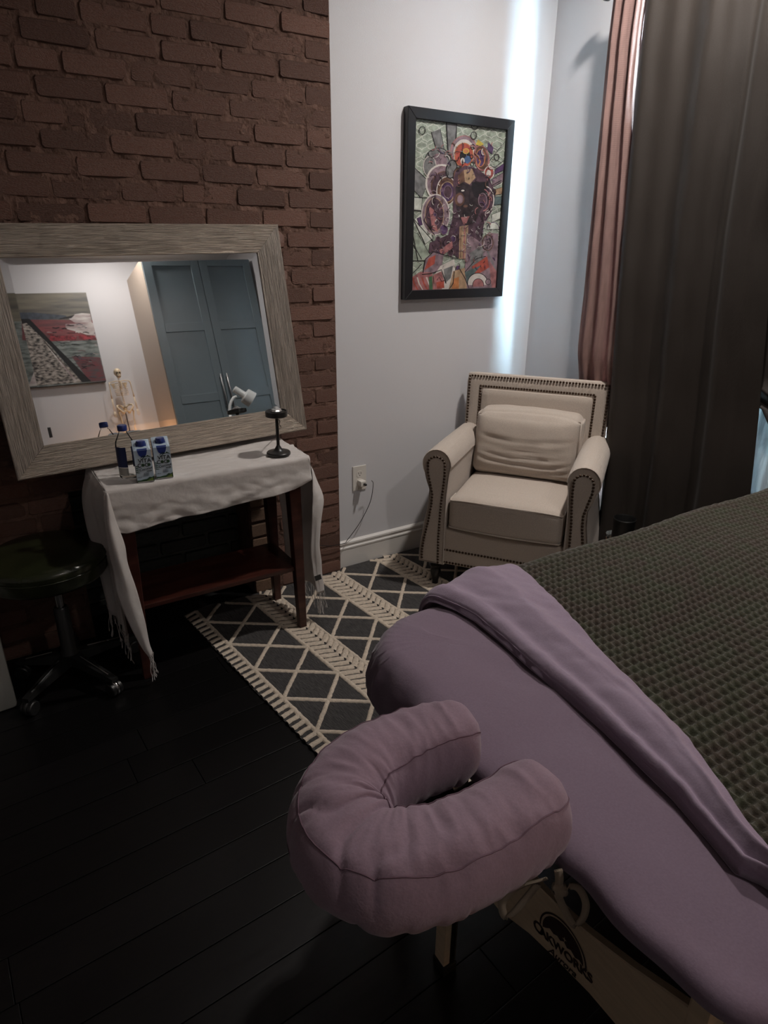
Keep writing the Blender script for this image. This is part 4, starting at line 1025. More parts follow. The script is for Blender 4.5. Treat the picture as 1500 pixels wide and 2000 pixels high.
for k in range(5):
    a = R(-62+72*k); d = V((math.cos(a), math.sin(a), 0)); q = V((-d.y, d.x, 0)); c0 = V((.012, -.012, 0))
    rad = .235 if not (d.y > .3) else .185
    b = MB(); n_ = 6; vs = []
    for i in range(n_+1):
        t = i/n_; p = c0+d*(.02+t*(rad-.02)); hw = lerp(.022, .014, t); zt = lerp(.098, .070, t)
        vs += [p+q*hw+V((0, 0, .058)), p+q*hw*.8+V((0, 0, zt)), p-q*hw*.8+V((0, 0, zt)), p-q*hw+V((0, 0, .058))]
    fs = [(i*4+j, i*4+(j+1) % 4, (i+1)*4+(j+1) % 4, (i+1)*4+j) for i in range(n_) for j in range(4)]+[(0, 1, 2, 3), (n_*4, n_*4+1, n_*4+2, n_*4+3)]
    b.add(vs, fs); arm = b.build('base_arm', m_plastic, st)
    b = MB(); p0 = c0+d*.06+V((0, 0, .0975)); p1 = c0+d*(rad-.03)+V((0, 0, .0755))
    b.tube([p0, p1], .0035, 6); b.build('metal_strip', m_chrome, arm)
    b = MB(); e = c0+d*(rad-.012)
    for s_ in (-1, 1):
        mt = Matrix.Translation(e+q*.013*s_+V((0, 0, .025))) @ q.to_track_quat('Z', 'Y').to_matrix().to_4x4()
        b.lathe([(.006, -.009), (.022, -.008), (.025, -.005), (.025, .005), (.022, .008), (.006, .009)], seg=20, mat=mt)
    b.box(-.008, .008, -.008, .008, .025, .062, mat=Matrix.Translation(e)); b.build('caster', m_plastic, arm, smooth=True, sharp=40)
    b = MB(); mt = Matrix.Translation(e+V((0, 0, .028))) @ q.to_track_quat('Z', 'Y').to_matrix().to_4x4()
    b.lathe([(.027, -.006), (.0285, 0), (.027, .006)], seg=20, mat=mt, cap=True); b.build('caster_hood', m_chrome if k == 0 else m_plastic, arm, smooth=True)

wbx = thing('white_floor_unit', 'off-white plastic floor unit cut off by the left edge of the photo behind the stool', 'appliance', (-.30, 2.20, 0), R(4))
b = MB(); b.box(-.03, .178, -.06, .13, .0, .30, bev=.012); b.build('housing', m_boxwhite, wbx, smooth=True, sharp=40)
b = MB(); b.box(-.25, -.035, -.06, .13, .0, .30, bev=.012); b.build('housing', m_boxwhite, wbx, smooth=True, sharp=40)
b = MB(); b.box(-.034, -.031, -.05, .12, .004, .295); b.build('groove', m_slot, wbx)

# ------------------------------------------------------------------ waste bin and oddments by the chair
bn = thing('waste_bin', 'black round waste bin between the armchair and the bed against the dark curtain', 'bin', (2.192, 1.587, 0))
b = MB(); b.lathe([(.002, .004), (.036, .004), (.040, 0), (.042, .01), (.045, .392), (.047, .400), (.045, .403), (.042, .396), (.038, .02), (.002, .018)], seg=32, cap=False); b.build('bin_body', m_plastic, bn, smooth=True, sharp=40)
bx = thing('cardboard_box', 'narrow tan box standing on the floor between the armchair and the waste bin', 'box', (2.287, 1.700, 0), R(-36))
b = MB(); b.box(-.026, .026, -.028, .028, 0, .240, bev=.003); b.build('box_body', mat('tan_card', (.40, .25, .17), .7), bx)
pb = thing('foil_pouch', 'small crumpled shiny pouch on top of the tan box behind the armchair arm', 'bag', (2.278, 1.706, .2405))
bm_ = bmesh.new(); bmesh.ops.create_icosphere(bm_, subdivisions=3, radius=.022); b = MB()
bm_.verts.index_update(); b.add([V((v_.co.x, v_.co.y, max(0, .018+v_.co.z)))+v_.co.normalized()*.008*nz(v_.co.x*60, v_.co.y*60, v_.co.z*60) for v_ in bm_.verts], [[q.index for q in f.verts] for f in bm_.faces]); bm_.free()
for i in range(len(b.v)): b.v[i] = (b.v[i][0], b.v[i][1], max(0, b.v[i][2]))
b.build('pouch_film', mat('crinkled_film', (.25, .27, .27), .15, metal=.5), pb)

# ------------------------------------------------------------------ massage table
PX0, PX1, PY0, PY1, PZ0, PZ1 = .524, 2.325, .085, 1.012, .655, .722
mt_ = thing('massage_table', 'portable massage table with a pale maple end panel under lilac sheets', 'massage table', (1.42, .60, 0))
def rrect(inset, n=360, R0=.15, x0=PX0, x1=PX1, y0=PY0, y1=PY1):
    a0, a1, b0, b1 = x0+inset, x1-inset, y0+inset, y1-inset; r_ = max(.02, R0-inset)
    segs = []; cs = [((a0+r_, b0+r_), 180), ((a1-r_, b0+r_), 270), ((a1-r_, b1-r_), 0), ((a0+r_, b1-r_), 90)]
    pts = []
    for k, ((cx, cy), st_) in enumerate(cs):
        for i in range(24): 
            a = R(st_+90*i/23); pts.append((cx+r_*math.cos(a), cy+r_*math.sin(a), a))
        nx_ = cs[(k+1) % 4]; a = R(st_+90); e = (nx_[0][0]+r_*math.cos(a), nx_[0][1]+r_*math.sin(a)); s_ = (pts[-1][0], pts[-1][1])
        m = 66 if k in (0, 2) else 44
        for i in range(1, m): pts.append((lerp(s_[0], e[0], i/m), lerp(s_[1], e[1], i/m), a))
    return pts
b = MB(); rings = []
for ins, z in ((.10, PZ0-.004), (.03, PZ0), (.034, PZ0+.012), (.055, PZ0+.030), (.17, PZ1-.010)): rings.append([(p[0], p[1], z) for p in rrect(ins+.006)])
b.add([p for r_ in rings for p in r_], [(i*len(r_)+k, i*len(r_)+(k+1) % len(r_), (i+1)*len(r_)+(k+1) % len(r_), (i+1)*len(r_)+k) for i, r_ in enumerate(rings[:-1]) for k in range(len(r_))])
b.add(rings[0], [tuple(range(len(rings[0])))]); b.add(rings[-1], [tuple(range(len(rings[0])))]); b.build('table_pad', m_plastic, mt_, world=True)
# curved end panel
def panel(x, name, m):
    low = [(.94, .40), (.90, .40), (.86, .408), (.76, .402), (.66, .378), (.60, .362), (.56, .361), (.533, .370), (.485, .390), (.43, .402), (.36, .413), (.31, .413), (.24, .406), (.17, .400)]
    upp = [(.17, .592), (.195, .590), (.259, .565), (.308, .545), (.385, .521), (.42, .514), (.49, .508), (.60, .510), (.70, .518), (.80, .545), (.88, .590), (.94, .592)]
    b = MB(); b.prism([(x, p[0], p[1]) for p in low+upp], None, (.014, 0, 0)); o = b.build(name, m, mt_, world=True)
    bv = o.modifiers.new('edge', 'BEVEL'); bv.width = .002; bv.segments = 1; bv.limit_method = 'ANGLE'
    return o
ep = panel(.595, 'end_panel', m_maple); panel(2.19, 'end_panel', m_maple)
for x in (.625, 2.15):
    for y in (.20, .905):
        b = MB(); b.box(x-.02, x+.02, y-.02, y+.02, .02, PZ0-.002, bev=.004); lg = b.build('leg', m_maple, mt_, world=True)
        b = MB(); b.lathe([(.022, 0), (.024, .004), (.024, .03), (.020, .034)], (x, y, 0), 16); b.build('rubber_foot', m_plastic, lg, world=True, smooth=True, sharp=40)
b = MB(); b.box(.590, .606, .692, .724, .03, .645, bev=.002, mi=0); b.box(.606, .617, .690, .727, .02, .645, bev=.002, mi=1); b.box(.617, .622, .692, .724, .03, .645, bev=.001, mi=2)
lg = b.build('leg', [m_maple, m_leg, m_alu], mt_, world=True)
b = MB(); b.box(.588, .624, .688, .728, 0, .03, bev=.004); b.build('rubber_foot', m_plastic, lg, world=True)
b = MB(); b.box(.56, 2.28, .19, .215, .590, PZ0-.006, bev=.003); b.box(.56, 2.28, .895, .92, .590, PZ0-.006, bev=.003); b.build('side_rail', m_maple, mt_, world=True)
# printed logo on the end panel
lo = V((.5940, .418, .4245)); th = R(11); lr = V((0, -math.cos(th), math.sin(th))); lu = V((0, math.sin(th)*1, math.cos(th)))
b = MB()
put_text(b, 'O', .0300, lo-lr*.0475+lu*.003, lr, lu, bold=.0006); put_text(b, 'AKWORKS', .0225, lo+lr*.009+lu*.004, lr, lu, bold=.0007, space=.98)
put_text(b, 'Aurora', .0195, lo+lr*.001-lu*.016, lr, lu, shear=.45, bold=.0003)
nx_l = lr.cross(lu)
def arc2(c, r0, r1, a0, a1, n=26):
    o_ = [c+lr*r1*math.cos(R(lerp(a0, a1, i/n)))+lu*r1*math.sin(R(lerp(a0, a1, i/n))) for i in range(n+1)]
    i_ = [c+lr*r0*math.cos(R(lerp(a0, a1, i/n)))+lu*r0*math.sin(R(lerp(a0, a1, i/n))) for i in range(n+1)]
    vs = o_+i_; b.add(vs, [(k, k+1, n+2+k, n+1+k) for k in range(n)])
c0 = lo+lr*.004+lu*.0235
arc2(c0, .0455, .0485, -12, 178)
R0 = .0420; pts = [c0+lr*R0*math.cos(R(a))+lu*R0*math.sin(R(a)) for a in range(-4, 186, 8)]
hill = [(-.034, .004), (-.026, .010), (-.018, .006), (-.010, .009), (-.004, .005), (.004, .010), (.010, .003), (.018, .006), (.026, -.001), (.034, .002)]
b.add(pts+[c0+lr*p[0]+lu*p[1] for p in hill], [tuple(range(len(pts)+len(hill)))])
b.build('printed_logo', m_logo, ep, world=True)
b = MB(); sc_ = c0+lr*.006+lu*.016-V((.0005, 0, 0))
st5 = [sc_+(lr*math.sin(math.pi*i/4)+lu*math.cos(math.pi*i/4))*(.0050 if i % 2 == 0 else .0014) for i in range(8)]
b.add(st5, [tuple(range(8))]); b.build('printed_star', m_maple, ep, world=True)

# fitted sheet over the pad
b = MB(); rings = []
prof = [(.12, PZ0-.006), (.075, PZ0-.004), (.048, PZ0), (.030, PZ0+.010), (.014, PZ0+.020), (.004, PZ0+.031)]
er = .036
for k in range(1, 9):
    q_ = k/8; prof.append((.002+.150*q_**2.1, PZ0+.038+(PZ1+.006-PZ0-.038)*(1-(1-q_)**2.3)))
for i_ in (.165, .178, .19, .22, .25, .28, .31, .34, .37, .40, .424): prof.append((i_, PZ1+.006))
N_ = len(rrect(0))
for ri, (ins, z) in enumerate(prof):
    rg = []
    for k, (x, y, a) in enumerate(rrect(ins)):
        nx2, ny2 = math.cos(a), math.sin(a)
        # pleats on the falling side, soft wrinkles on top
        side = 1 if ri < 12 else max(0, 1-(ri-11)/4)
        d = .0055*nz(x*8, y*8, z*3)*1.2
        if x < .75: d += side*(.004*math.sin(a*34+6*nz(x*5, y*5, 1)) if .1 < (a % (2*math.pi)-math.pi/2) < 1.5 else .003*math.sin(y*60+z*14+3*nz(y*4, z*6)))
        dz = 0
        if ri >= 9: dz = .0050*nz(x*6, y*9, 5)-.0060*abs(nz(x*9+y*5, y*4-x*2, 8))+.003*abs(nz(x*22-y*9, y*10, 2))
        if ri < 9: dz = -.105*math.exp(-(((x-.56)/.15)**2+((y-.93)/.17)**2))*min(1, (9-ri)/6)
        rg.append((x+nx2*d, y+ny2*d, z+dz))
    rings.append(rg)
b.add([p for r_ in rings for p in r_], [(i*N_+k, i*N_+(k+1) % N_, (i+1)*N_+(k+1) % N_, (i+1)*N_+k) for i in range(len(rings)-1) for k in range(N_)])
b.add(rings[-1], [tuple(range(N_))])
o = b.build('fitted_sheet', m_lilac, None, smooth=True, merge=True); tag(o, 'lilac flannel fitted sheet stretched over the head end of the massage table', 'sheet')

# folded top sheet lying across the table
Lx = ([.12, .222, .251, .293, .366, .422, .513, .593, .705, .79, .876, .93, .99, 1.06], [.690, .690, .676, .690, .712, .722, .738, .747, .756, .766, .771, .765, .745, .735])
Rx = ([.12, .229, .281, .35, .428, .530, .613, .697, .822, .935, .99, 1.06], [.690, .712, .736, .774, .812, .845, .866, .897, .942, .975, .985, .985])
def ztop(y):
    if y > PY1-er: 
        q = min(1, (y-(PY1-er))/er); return PZ1-er+er*math.sqrt(max(0, 1-q*q))
    if y < PY0+er:
        q = min(1, (PY0+er-y)/er); return PZ1-er+er*math.sqrt(max(0, 1-q*q))
    return PZ1
def over(s_, lift=0):
    """arc-length along the width: 0 = mid, returns y,z of a cloth lying over the pad and down its sides"""
    ymid = (PY0+PY1)/2; half = (PY1-PY0)/2; flat = half-er; rad = er+lift; sg = 1 if s_ >= 0 else -1; a = abs(s_)
    if a <= flat: return ymid+sg*a, PZ1+lift
    a -= flat
    if a <= rad*math.pi/2: t = a/rad; return ymid+sg*(flat+rad*math.sin(t)), PZ1-er+rad*math.cos(t)
    a -= rad*math.pi/2; return ymid+sg*(flat+rad+.02*min(1, a*4)), PZ1-er-a
ymid = (PY0+PY1)/2
b = MB()
def foldfn(u, v):
    s_ = lerp(-.70, .64, v); yy = ymid+s_; ye = min(max(yy, .12), 1.06)
    xl, xr = interp(ye, *Lx), interp(ye, *Rx)
    y, z = over(s_, .013)
    wdt = xr-xl
    x = xl + wdt*u; 
    # thickness profile: rolled left edge, gentle hollow, thin right edge
    hgt = .016*math.exp(-((u-.10)/.11)**2) + .010*math.exp(-((u-.45)/.22)**2) + .012*min(1, u*6) + .016*min(1, max(0, u-.15)*2.2)
    hgt += .004*nz(x*22, y*12, 3)+.0025*nz(x*45+y*20, y*30, 6)*(1 if u > .03 else 0)
    hgt += .007*math.exp(-((u-.62-.25*nz(y*3, 0, 4))/.10)**2)
    if u < .02: hgt = -.003
    d = V((0, y-ymid, z-(PZ1-er)))
    n = V((0, 0, 1))
    if abs(s_) > (PY1-PY0)/2-er:
        c = V((0, math.copysign((PY1-PY0)/2-er, s_), 0)); n = V((0, y-ymid-c.y, max(0, z-(PZ1-er)))); n.normalize()
    return (x, y+n.y*hgt, z+n.z*hgt)
b.grid(foldfn, 60, 160)
# the sheet returns underneath the roll
def under(u, v):
    p = V(foldfn(0.02, v)); s_ = lerp(-.70, .64, v); y, z = over(s_, .008)
    return (p.x+.012*math.sin(u*3.14)*-1+.05*u, lerp(p.y, y, min(1, u*2)), lerp(p.z, z, min(1, u*2)))
b.grid(under, 8, 160)
o = b.build('top_sheet', m_lilac2, None, smooth=True); tag(o, 'pale lilac top sheet folded back in a band across the massage table', 'sheet'); solidify(o, .002)

# waffle blanket
cell = .0188; st_ = cell/6
sv = np.arange(-.72, .70, st_); xv = np.arange(.66, 2.35, st_)
ys = np.zeros_like(sv); zs = np.zeros_like(sv); ny_ = np.zeros_like(sv); nz_ = np.ones_like(sv)
for i, s_ in enumerate(sv):
    ys[i], zs[i] = over(float(s_), .014)
    fl_ = (PY1-PY0)/2-er
    if abs(s_) > fl_:
        c = math.copysign(fl_, s_); v_ = V((ys[i]-ymid-c, max(0, zs[i]-(PZ1-er)))); v_.normalize(); ny_[i], nz_[i] = v_.x, v_.y
Xg, Sg = np.meshgrid(xv, sv, indexing='ij')
# gentle local stretch of the weave
wx = Xg + .010*np.sin(Sg*7+1.3)+.006*np.sin(Xg*11+Sg*5); ws = Sg + .009*np.sin(Xg*6+.4)+.005*np.sin(Sg*13+Xg*4)
fx = np.abs(((wx/cell) % 1)*2-1); fs_ = np.abs(((ws/cell) % 1)*2-1)
hgt = .0145*np.maximum(fx, fs_)**1.1 - .002
und = .004*np.sin(Xg*5.1+Sg*3.3)+.004*np.sin(Xg*9.7-Sg*8.1+1)+.003*np.sin(Sg*17+Xg*3)
hgt = hgt + und + .001
Yg = ys[None, :] + ny_[None, :]*hgt; Zg = zs[None, :] + nz_[None, :]*hgt
foot = np.clip((Xg-(PX1-.03))/.05, 0, 1); Zg = Zg - .0*foot
verts = np.stack([Xg, np.broadcast_to(Yg, Xg.shape), np.broadcast_to(Zg, Xg.shape)], -1).reshape(-1, 3)
nx3, ns3 = Xg.shape
ii, jj = np.meshgrid(np.arange(nx3-1), np.arange(ns3-1), indexing='ij')
fc = np.stack([ii*ns3+jj, (ii+1)*ns3+jj, (ii+1)*ns3+jj+1, ii*ns3+jj+1], -1).reshape(-1, 4)
yc = np.clip(ymid+Sg, .12, 1.06); xlim = np.interp(yc.ravel(), *Lx)*.30+np.interp(yc.ravel(), *Rx)*.70
keep = (Xg.ravel() > xlim)[fc].all(1)
fc = fc[keep]
used = np.unique(fc); remap = -np.ones(len(verts), np.int64); remap[used] = np.arange(len(used))
o = np_mesh('waffle_blanket', verts[used], remap[fc], m_blanket); tag(o, 'dark olive waffle-textured fleece blanket covering the massage table', 'blanket')

# ------------------------------------------------------------------ face cradle
fc_ = thing('face_cradle', 'horseshoe face cradle cushion in a gathered mauve cover at the head of the massage table', 'face cradle', (.33, .54, 0))
ctrl = [(.498, .604), (.430, .620), (.355, .618), (.300, .585), (.285, .535), (.305, .484), (.360, .454), (.430, .444), (.512, .444)]
wid = [.052, .062, .068, .072, .074, .070, .064, .061, .060]
NP = 220
cl = smooth_curve([(p[0], p[1], 0) for p in ctrl], NP); wl = [interp(i/(NP-1), [k/8 for k in range(9)], wid) for i in range(NP)]
ends = 16; path = []
def tang(i): return (cl[min(i+1, NP-1)]-cl[max(i-1, 0)]).normalized()
t0 = tang(0); t1 = tang(NP-1)
for k in range(ends):
    a = math.pi/2*(k/ends); sc2 = math.sin(a) if k else .02; path.append((cl[0]-t0*.045*math.cos(a), t0, wl[0]*sc2**.8, sc2**.6))
for i in range(NP): path.append((cl[i], tang(i), wl[i], 1))
for k in range(ends-1, -1, -1):
    a = math.pi/2*(k/ends); sc2 = math.sin(a) if k else .02; path.append((cl[-1]+t1*.045*math.cos(a), t1, wl[-1]*sc2**.8, sc2**.6))
NT = 56; zc_, ht, hb_ = .738, .070, .062
def ring(i, k, extra=0):
    p, t, w, s_ = path[i]; n = V((t.y, -t.x, 0))   # to the outer side or inner side
    a = 2*math.pi*k/NT; ca_, sa_ = math.cos(a), math.sin(a)
    q = i/len(path)
    r_w = w+extra; up_ = sa_ > 0
    cx_ = math.copysign(abs(ca_)**(.80 if up_ else .62), ca_)
    h_ = (ht if up_ else hb_)*s_; z_ = math.copysign(abs(sa_)**(.95 if up_ else .75), sa_)*h_
    out_ = -1
    off = cx_*r_w
    # pleats: gathers on the skirt, radial creases on top of the closed end
    L = i*.0035
    if not up_: 
        g_ = math.sin(i*.50+5*nz(i*.06, 0, 1)); off += math.copysign(1, ca_)*(.0022*g_*(.6+nz(i*.04, 5))+.004*nz(i*.10, k*.06, 3))*min(1, abs(sa_)*2)*s_
        off -= math.copysign(1, ca_)*.010*(1-abs(math.sin(i*.13+1.6*nz(i*.07, 3, 3))))**3*min(1, abs(sa_)*1.6)*s_*(.5+abs(nz(i*.03, 8))*1.5)
        off *= 1-.22*max(0, -sa_)**1.5
    mid = math.exp(-((q-.5)/.17)**2)
    if up_: z_ += s_*(-.013*mid*(1-abs(math.sin(i*.155+2.2*nz(i*.04, ca_*1.3, 2)+ca_*.9)))**2.2*(.35+.65*abs(ca_+.3*nz(i*.1,4))) + .006*nz(p.x*22, p.y*22, ca_*1.5) - .005*abs(nz(i*.10, ca_*1.2, 9)) + .002*nz(i*.2, k*.25, 9))
    dome = 0
    tilt = .06*(p.x-.40)
    return V((p.x+n.x*off, p.y+n.y*off, zc_+z_+tilt))
b = MB(); n_ = len(path)
b.add([ring(i, k) for i in range(n_) for k in range(NT)], [(i*NT+k, i*NT+(k+1) % NT, (i+1)*NT+(k+1) % NT, (i+1)*NT+k) for i in range(n_-1) for k in range(NT)])
b.add([ring(0, k) for k in range(NT)], [tuple(range(NT))]); b.add([ring(n_-1, k) for k in range(NT)], [tuple(range(NT))])
cov = b.build('cushion_cover', m_cradle, fc_, smooth=True, world=True, merge=True)
# seams
b = MB()
def seam_pt(i, side):
    k = 7 if side > 0 else NT//2-7
    return ring(i, k) + V((0, 0, .0008))
for side in (1, -1):
    b.tube([seam_pt(i, side) for i in range(3, n_-3)], .0011, 5)
b.build('seam', m_seam, cov, world=True)
# support frame under the cushion, arms into the table, ties
b = MB()
inner = smooth_curve([(p[0], p[1], zc_-.058) for p in ctrl], 40)
vs = []
for i, p in enumerate(inner):
    t = (inner[min(i+1, 39)]-inner[max(i-1, 0)]).normalized(); n = V((t.y, -t.x, 0))
    vs += [p+n*.03, p-n*.03, p-n*.03+V((0, 0, -.010)), p+n*.03+V((0, 0, -.010))]
b.add(vs, [(i*4+j, i*4+(j+1) % 4, (i+1)*4+(j+1) % 4, (i+1)*4+j) for i in range(39) for j in range(4)]+[(0, 1, 2, 3), (156, 157, 158, 159)])
b.build('support_plate', m_plastic, fc_, world=True)
b = MB()
for y in (.47, .61): b.tube([(.36, y, zc_-.070), (.44, y, zc_-.085), (.50, y, .625), (.66, y, .625)], .009, 10)
b.tube([(.44, .47, zc_-.085), (.44, .61, zc_-.085)], .008, 10)
b.build('support_arm', m_alu, fc_, world=True, smooth=True)
b = MB()
kn = V((.524, .390, .652))
def ribbon(pts, w, t=.0015):
    P = smooth_curve(pts, 30); side = V((.55, -.30, .2)).normalized()
    vs = []
    for i, p in enumerate(P):
        tt = (P[min(i+1, 29)]-P[max(i-1, 0)]).normalized(); s2 = (side-tt*side.dot(tt)).normalized(); n = tt.cross(s2)
        vs += [p+s2*w/2+n*t, p-s2*w/2+n*t, p-s2*w/2-n*t, p+s2*w/2-n*t]
    b.add(vs, [(i*4+j, i*4+(j+1) % 4, (i+1)*4+(j+1) % 4, (i+1)*4+j) for i in range(29) for j in range(4)]+[(0, 1, 2, 3), (116, 117, 118, 119)])
ribbon([kn+V((-.005, .0, .040)), kn+V((.0, .0, .018)), kn, kn+V((.006, -.006, -.010))], .011)
ribbon([kn, kn+V((.022, -.012, .004)), kn+V((.034, -.022, -.024)), kn+V((.034, -.022, -.055)), kn+V((.026, -.016, -.070)), kn+V((.014, -.008, -.045)), kn+V((.0, 0, -.008))], .010)
ribbon([kn+V((-.010, .012, .015)), kn+V((-.042, .036, -.01)), kn+V((-.052, .048, -.045)), kn+V((-.044, .044, -.075)), kn+V((-.034, .034, -.05)), kn+V((-.018, .020, 0))], .011)
b.tube([kn+V((-.006, .004, .006)), kn+V((.004, -.004, .002)), kn+V((.008, -.006, -.006))], [.005, .0085, .005], 10)
b.build('cotton_ties', m_strap, fc_, world=True, smooth=True)

# ------------------------------------------------------------------ the rear of the room (seen in the mirror)
YF = -.60
wd = thing('wardrobe', 'tall grey-teal two-door wardrobe with cream sides seen in the mirror', 'wardrobe', (1.93, -.85, 0))
WX0, WX1, WZ = 1.465, 2.395, 2.575
b = MB(); b.box(WX0, WX0+.022, Y0+.004, YF-.022, 0, WZ); b.box(WX1-.022, WX1, Y0+.004, YF-.022, 0, WZ); b.box(WX0+.022, WX1-.022, Y0+.004, YF-.022, WZ-.022, WZ); b.box(WX0+.022, WX1-.022, Y0+.004, YF-.022, 0, .08); b.box(WX0+.022, WX1-.022, Y0+.004, Y0+.02, .08, WZ-.022)
b.build('carcass', m_cream, wd, world=True)
for k in range(2):
    x0 = WX0+.002 + k*(WX1-WX0)/2; x1 = x0+(WX1-WX0)/2-.004; fr = .070
    b = MB(); zr = [.09, .16, 1.385, 1.455, 1.975, 2.045, WZ-.05, WZ-.002]
    b.box(x0, x0+fr, YF-.020, YF, .085, WZ-.002, bev=.002); b.box(x1-fr, x1, YF-.020, YF, .085, WZ-.002, bev=.002)
    for z0, z1 in ((.085, .17), (1.385, 1.455), (1.975, 2.045), (WZ-.062, WZ-.002)): b.box(x0+fr, x1-fr, YF-.020, YF, z0, z1, bev=.002)
    dr = b.build('door', m_teal, wd, world=True)
    b = MB(); b.box(x0+fr, x1-fr, YF-.018, YF-.009, .17, WZ-.062); b.build('door_panel', m_teal, dr, world=True)
    hx = x1-.026 if k == 0 else x0+.026
    b = MB(); b.tube([(hx, YF+.030, 1.30), (hx, YF+.030, 1.60)], .0065, 12); b.tube([(hx, YF, 1.33), (hx, YF+.030, 1.33)], .004, 8); b.tube([(hx, YF, 1.57), (hx, YF+.030, 1.57)], .004, 8); b.build('handle', m_alu, dr, world=True, smooth=True)
cp = thing('canvas_painting', 'landscape canvas of a pale road through red and grey fields seen in the mirror', 'painting', (.72, Y0, 2.09))
cx0, cx1, cz0, cz1 = .36, 1.105, 1.725, 2.468
b = MB(); b.box(cx0, cx1, Y0+.001, Y0+.035, cz0, cz1, bev=.002); b.build('canvas', mat('canvas_edge', (.03, .03, .03), .7), cp, world=True)
pc = {'sky': mat('paint_sky', (.17, .155, .12), .5, var=.6, vscale=3, stretch=(1, 1, 9), vcol=(.075, .072, .065)), 'slate': pm('slate', (.07, .085, .11)), 'redf': mat('paint_red', (.20, .05, .055), .5, var=.8, vscale=7, stretch=(1, 1, 6), vcol=(.10, .04, .045)),
      'snow': mat('paint_snow', (.58, .55, .53), .5, var=.5, vscale=7, stretch=(1, 1, 4), vcol=(.28, .22, .22)), 'dark': mat('paint_dark', (.06, .075, .07), .5, var=.8, vscale=14, stretch=(1, 1, 4), vcol=(.22, .25, .24)),
      'road': mat('paint_road', (.42, .38, .34), .5, var=.95, vscale=22, stretch=(1.4, 1, 3), vcol=(.015, .014, .014), detail=2), 'black': pm('black', (.012, .012, .014)), 'crim': pm('crim', (.34, .045, .06), .7), 'dred': mat('paint_dred', (.16, .03, .04), .5, var=.8, vscale=12, stretch=(1, 1, 5), vcol=(.07, .055, .06))}
E = Draw(homog([(130, 437), (740, 425), (880, 1197), (250, 1250)], [(.27, 0), (1, 0), (1, 1), (.23, 1)]),
         lambda u, v, k: (lerp(cx0, cx1, u), Y0+.0355+.00003*k, lerp(cz1, cz0, v)), pc)
UV = lambda pts: pts
E.H, Hs = None, E.H
E.poly([(0, 0), (1, 0), (1, .30), (0, .30)], 'sky'); E.poly([(0, .30), (1, .30), (1, 1), (0, 1)], 'dark')
E.H = Hs
E.poly([(60, 600), (300, 600), (560, 625), (600, 650), (140, 670), (60, 680)], 'slate'); E.poly([(60, 660), (800, 665), (815, 840), (420, 850), (60, 880)], 'redf')
E.poly([(590, 655), (640, 615), (700, 605), (768, 610), (780, 690), (640, 690)], 'snow'); E.poly([(560, 700), (790, 690), (810, 830), (700, 780), (560, 740)], 'snow'); E.poly([(500, 660), (610, 650), (640, 620), (520, 650)], 'black')
E.poly([(430, 800), (660, 800), (640, 840), (420, 845)], 'crim'); E.poly([(660, 790), (800, 800), (812, 835), (670, 830)], 'crim'); E.poly([(180, 700), (440, 700), (470, 780), (300, 790)], 'redf')
E.poly([(600, 980), (835, 990), (880, 1197), (740, 1200)], 'dred'); E.poly([(60, 850), (190, 860), (250, 1240), (60, 1260)], 'dark'); E.poly([(200, 1000), (260, 1080), (280, 1240), (100, 1250)], 'snow')
E.poly([(190, 665), (255, 660), (480, 960), (680, 1205), (230, 1235), (220, 1000), (195, 760)], 'road'); E.poly([(190, 655), (265, 655), (500, 920), (755, 1198), (680, 1205), (440, 900), (240, 690), (200, 700)], 'black'); E.poly([(340, 790), (390, 870), (500, 1010), (640, 1195), (620, 1200), (460, 980)], 'snow')
rq = random.Random(21)
for k in range(150):
    x = rq.uniform(150, 800); y = rq.uniform(700, 1180)
    lim = 265 + (y-655)*.9
    if x < lim+20: continue
    L = rq.uniform(15, 70); c_ = rq.choice(['snow', 'black', 'dark', 'dred', 'black', 'slate', 'crim' if y < 860 else 'dark'])
    E.stroke([(x, y), (x+L*.5, y+rq.uniform(-8, 8)), (x+L, y+rq.uniform(-6, 10))], rq.uniform(3, 8), c_)
E.mb.build('painted_surface', list(pc.values()), cp, world=True)

cab = thing('white_cabinet', 'low white cabinet under the small skeleton in the mirror', 'cabinet', (1.12, -.90, 0))
b = MB(); b.box(.80, 1.44, Y0+.018, -.70, .06, .780, bev=.003); b.box(.82, 1.42, Y0+.03, -.73, 0, .06); b.build('cabinet_body', m_trim, cab, world=True)
for k in range(2):
    b = MB(); b.box(.805+k*.318, 1.119+k*.318, -.699, -.683, .075, .770, bev=.003); d_ = b.build('door', m_trim, cab, world=True)
    b = MB(); b.lathe([(.004, 0), (.004, .012), (.012, .018), (.012, .024), (.002, .028)], seg=16, mat=Matrix.Translation((1.09+k*.06, -.683, .60)) @ Matrix.Rotation(R(-90), 4, 'X')); b.build('knob', m_alu, d_, world=True, smooth=True)
sk = thing('model_skeleton', 'small ivory anatomical skeleton model standing in the corner seen in the mirror', 'skeleton', (1.195, -1.0, .780))
b = MB(); sx, sy_, tz = 1.187, -1.0, .780
def blob(c, r3, n=3):
    bm = bmesh.new(); bmesh.ops.create_icosphere(bm, subdivisions=n, radius=1); bm.verts.index_update(); vs = [V((c[0]+v_.co.x*r3[0], c[1]+v_.co.y*r3[1], c[2]+v_.co.z*r3[2])) for v_ in bm.verts]; fs = [[q.index for q in f.verts] for f in bm.faces]; bm.free(); return vs, fs
vs, fs = blob((sx, sy_, 1.772), (.029, .036, .034)); b.add(vs, fs, 0); vs, fs = blob((sx, sy_+.018, 1.742), (.019, .018, .022)); b.add(vs, fs, 0)
for s_ in (-1, 1): vs, fs = blob((sx+s_*.0105, sy_+.034, 1.763), (.0075, .005, .0075), 2); b.add(vs, fs, 1)
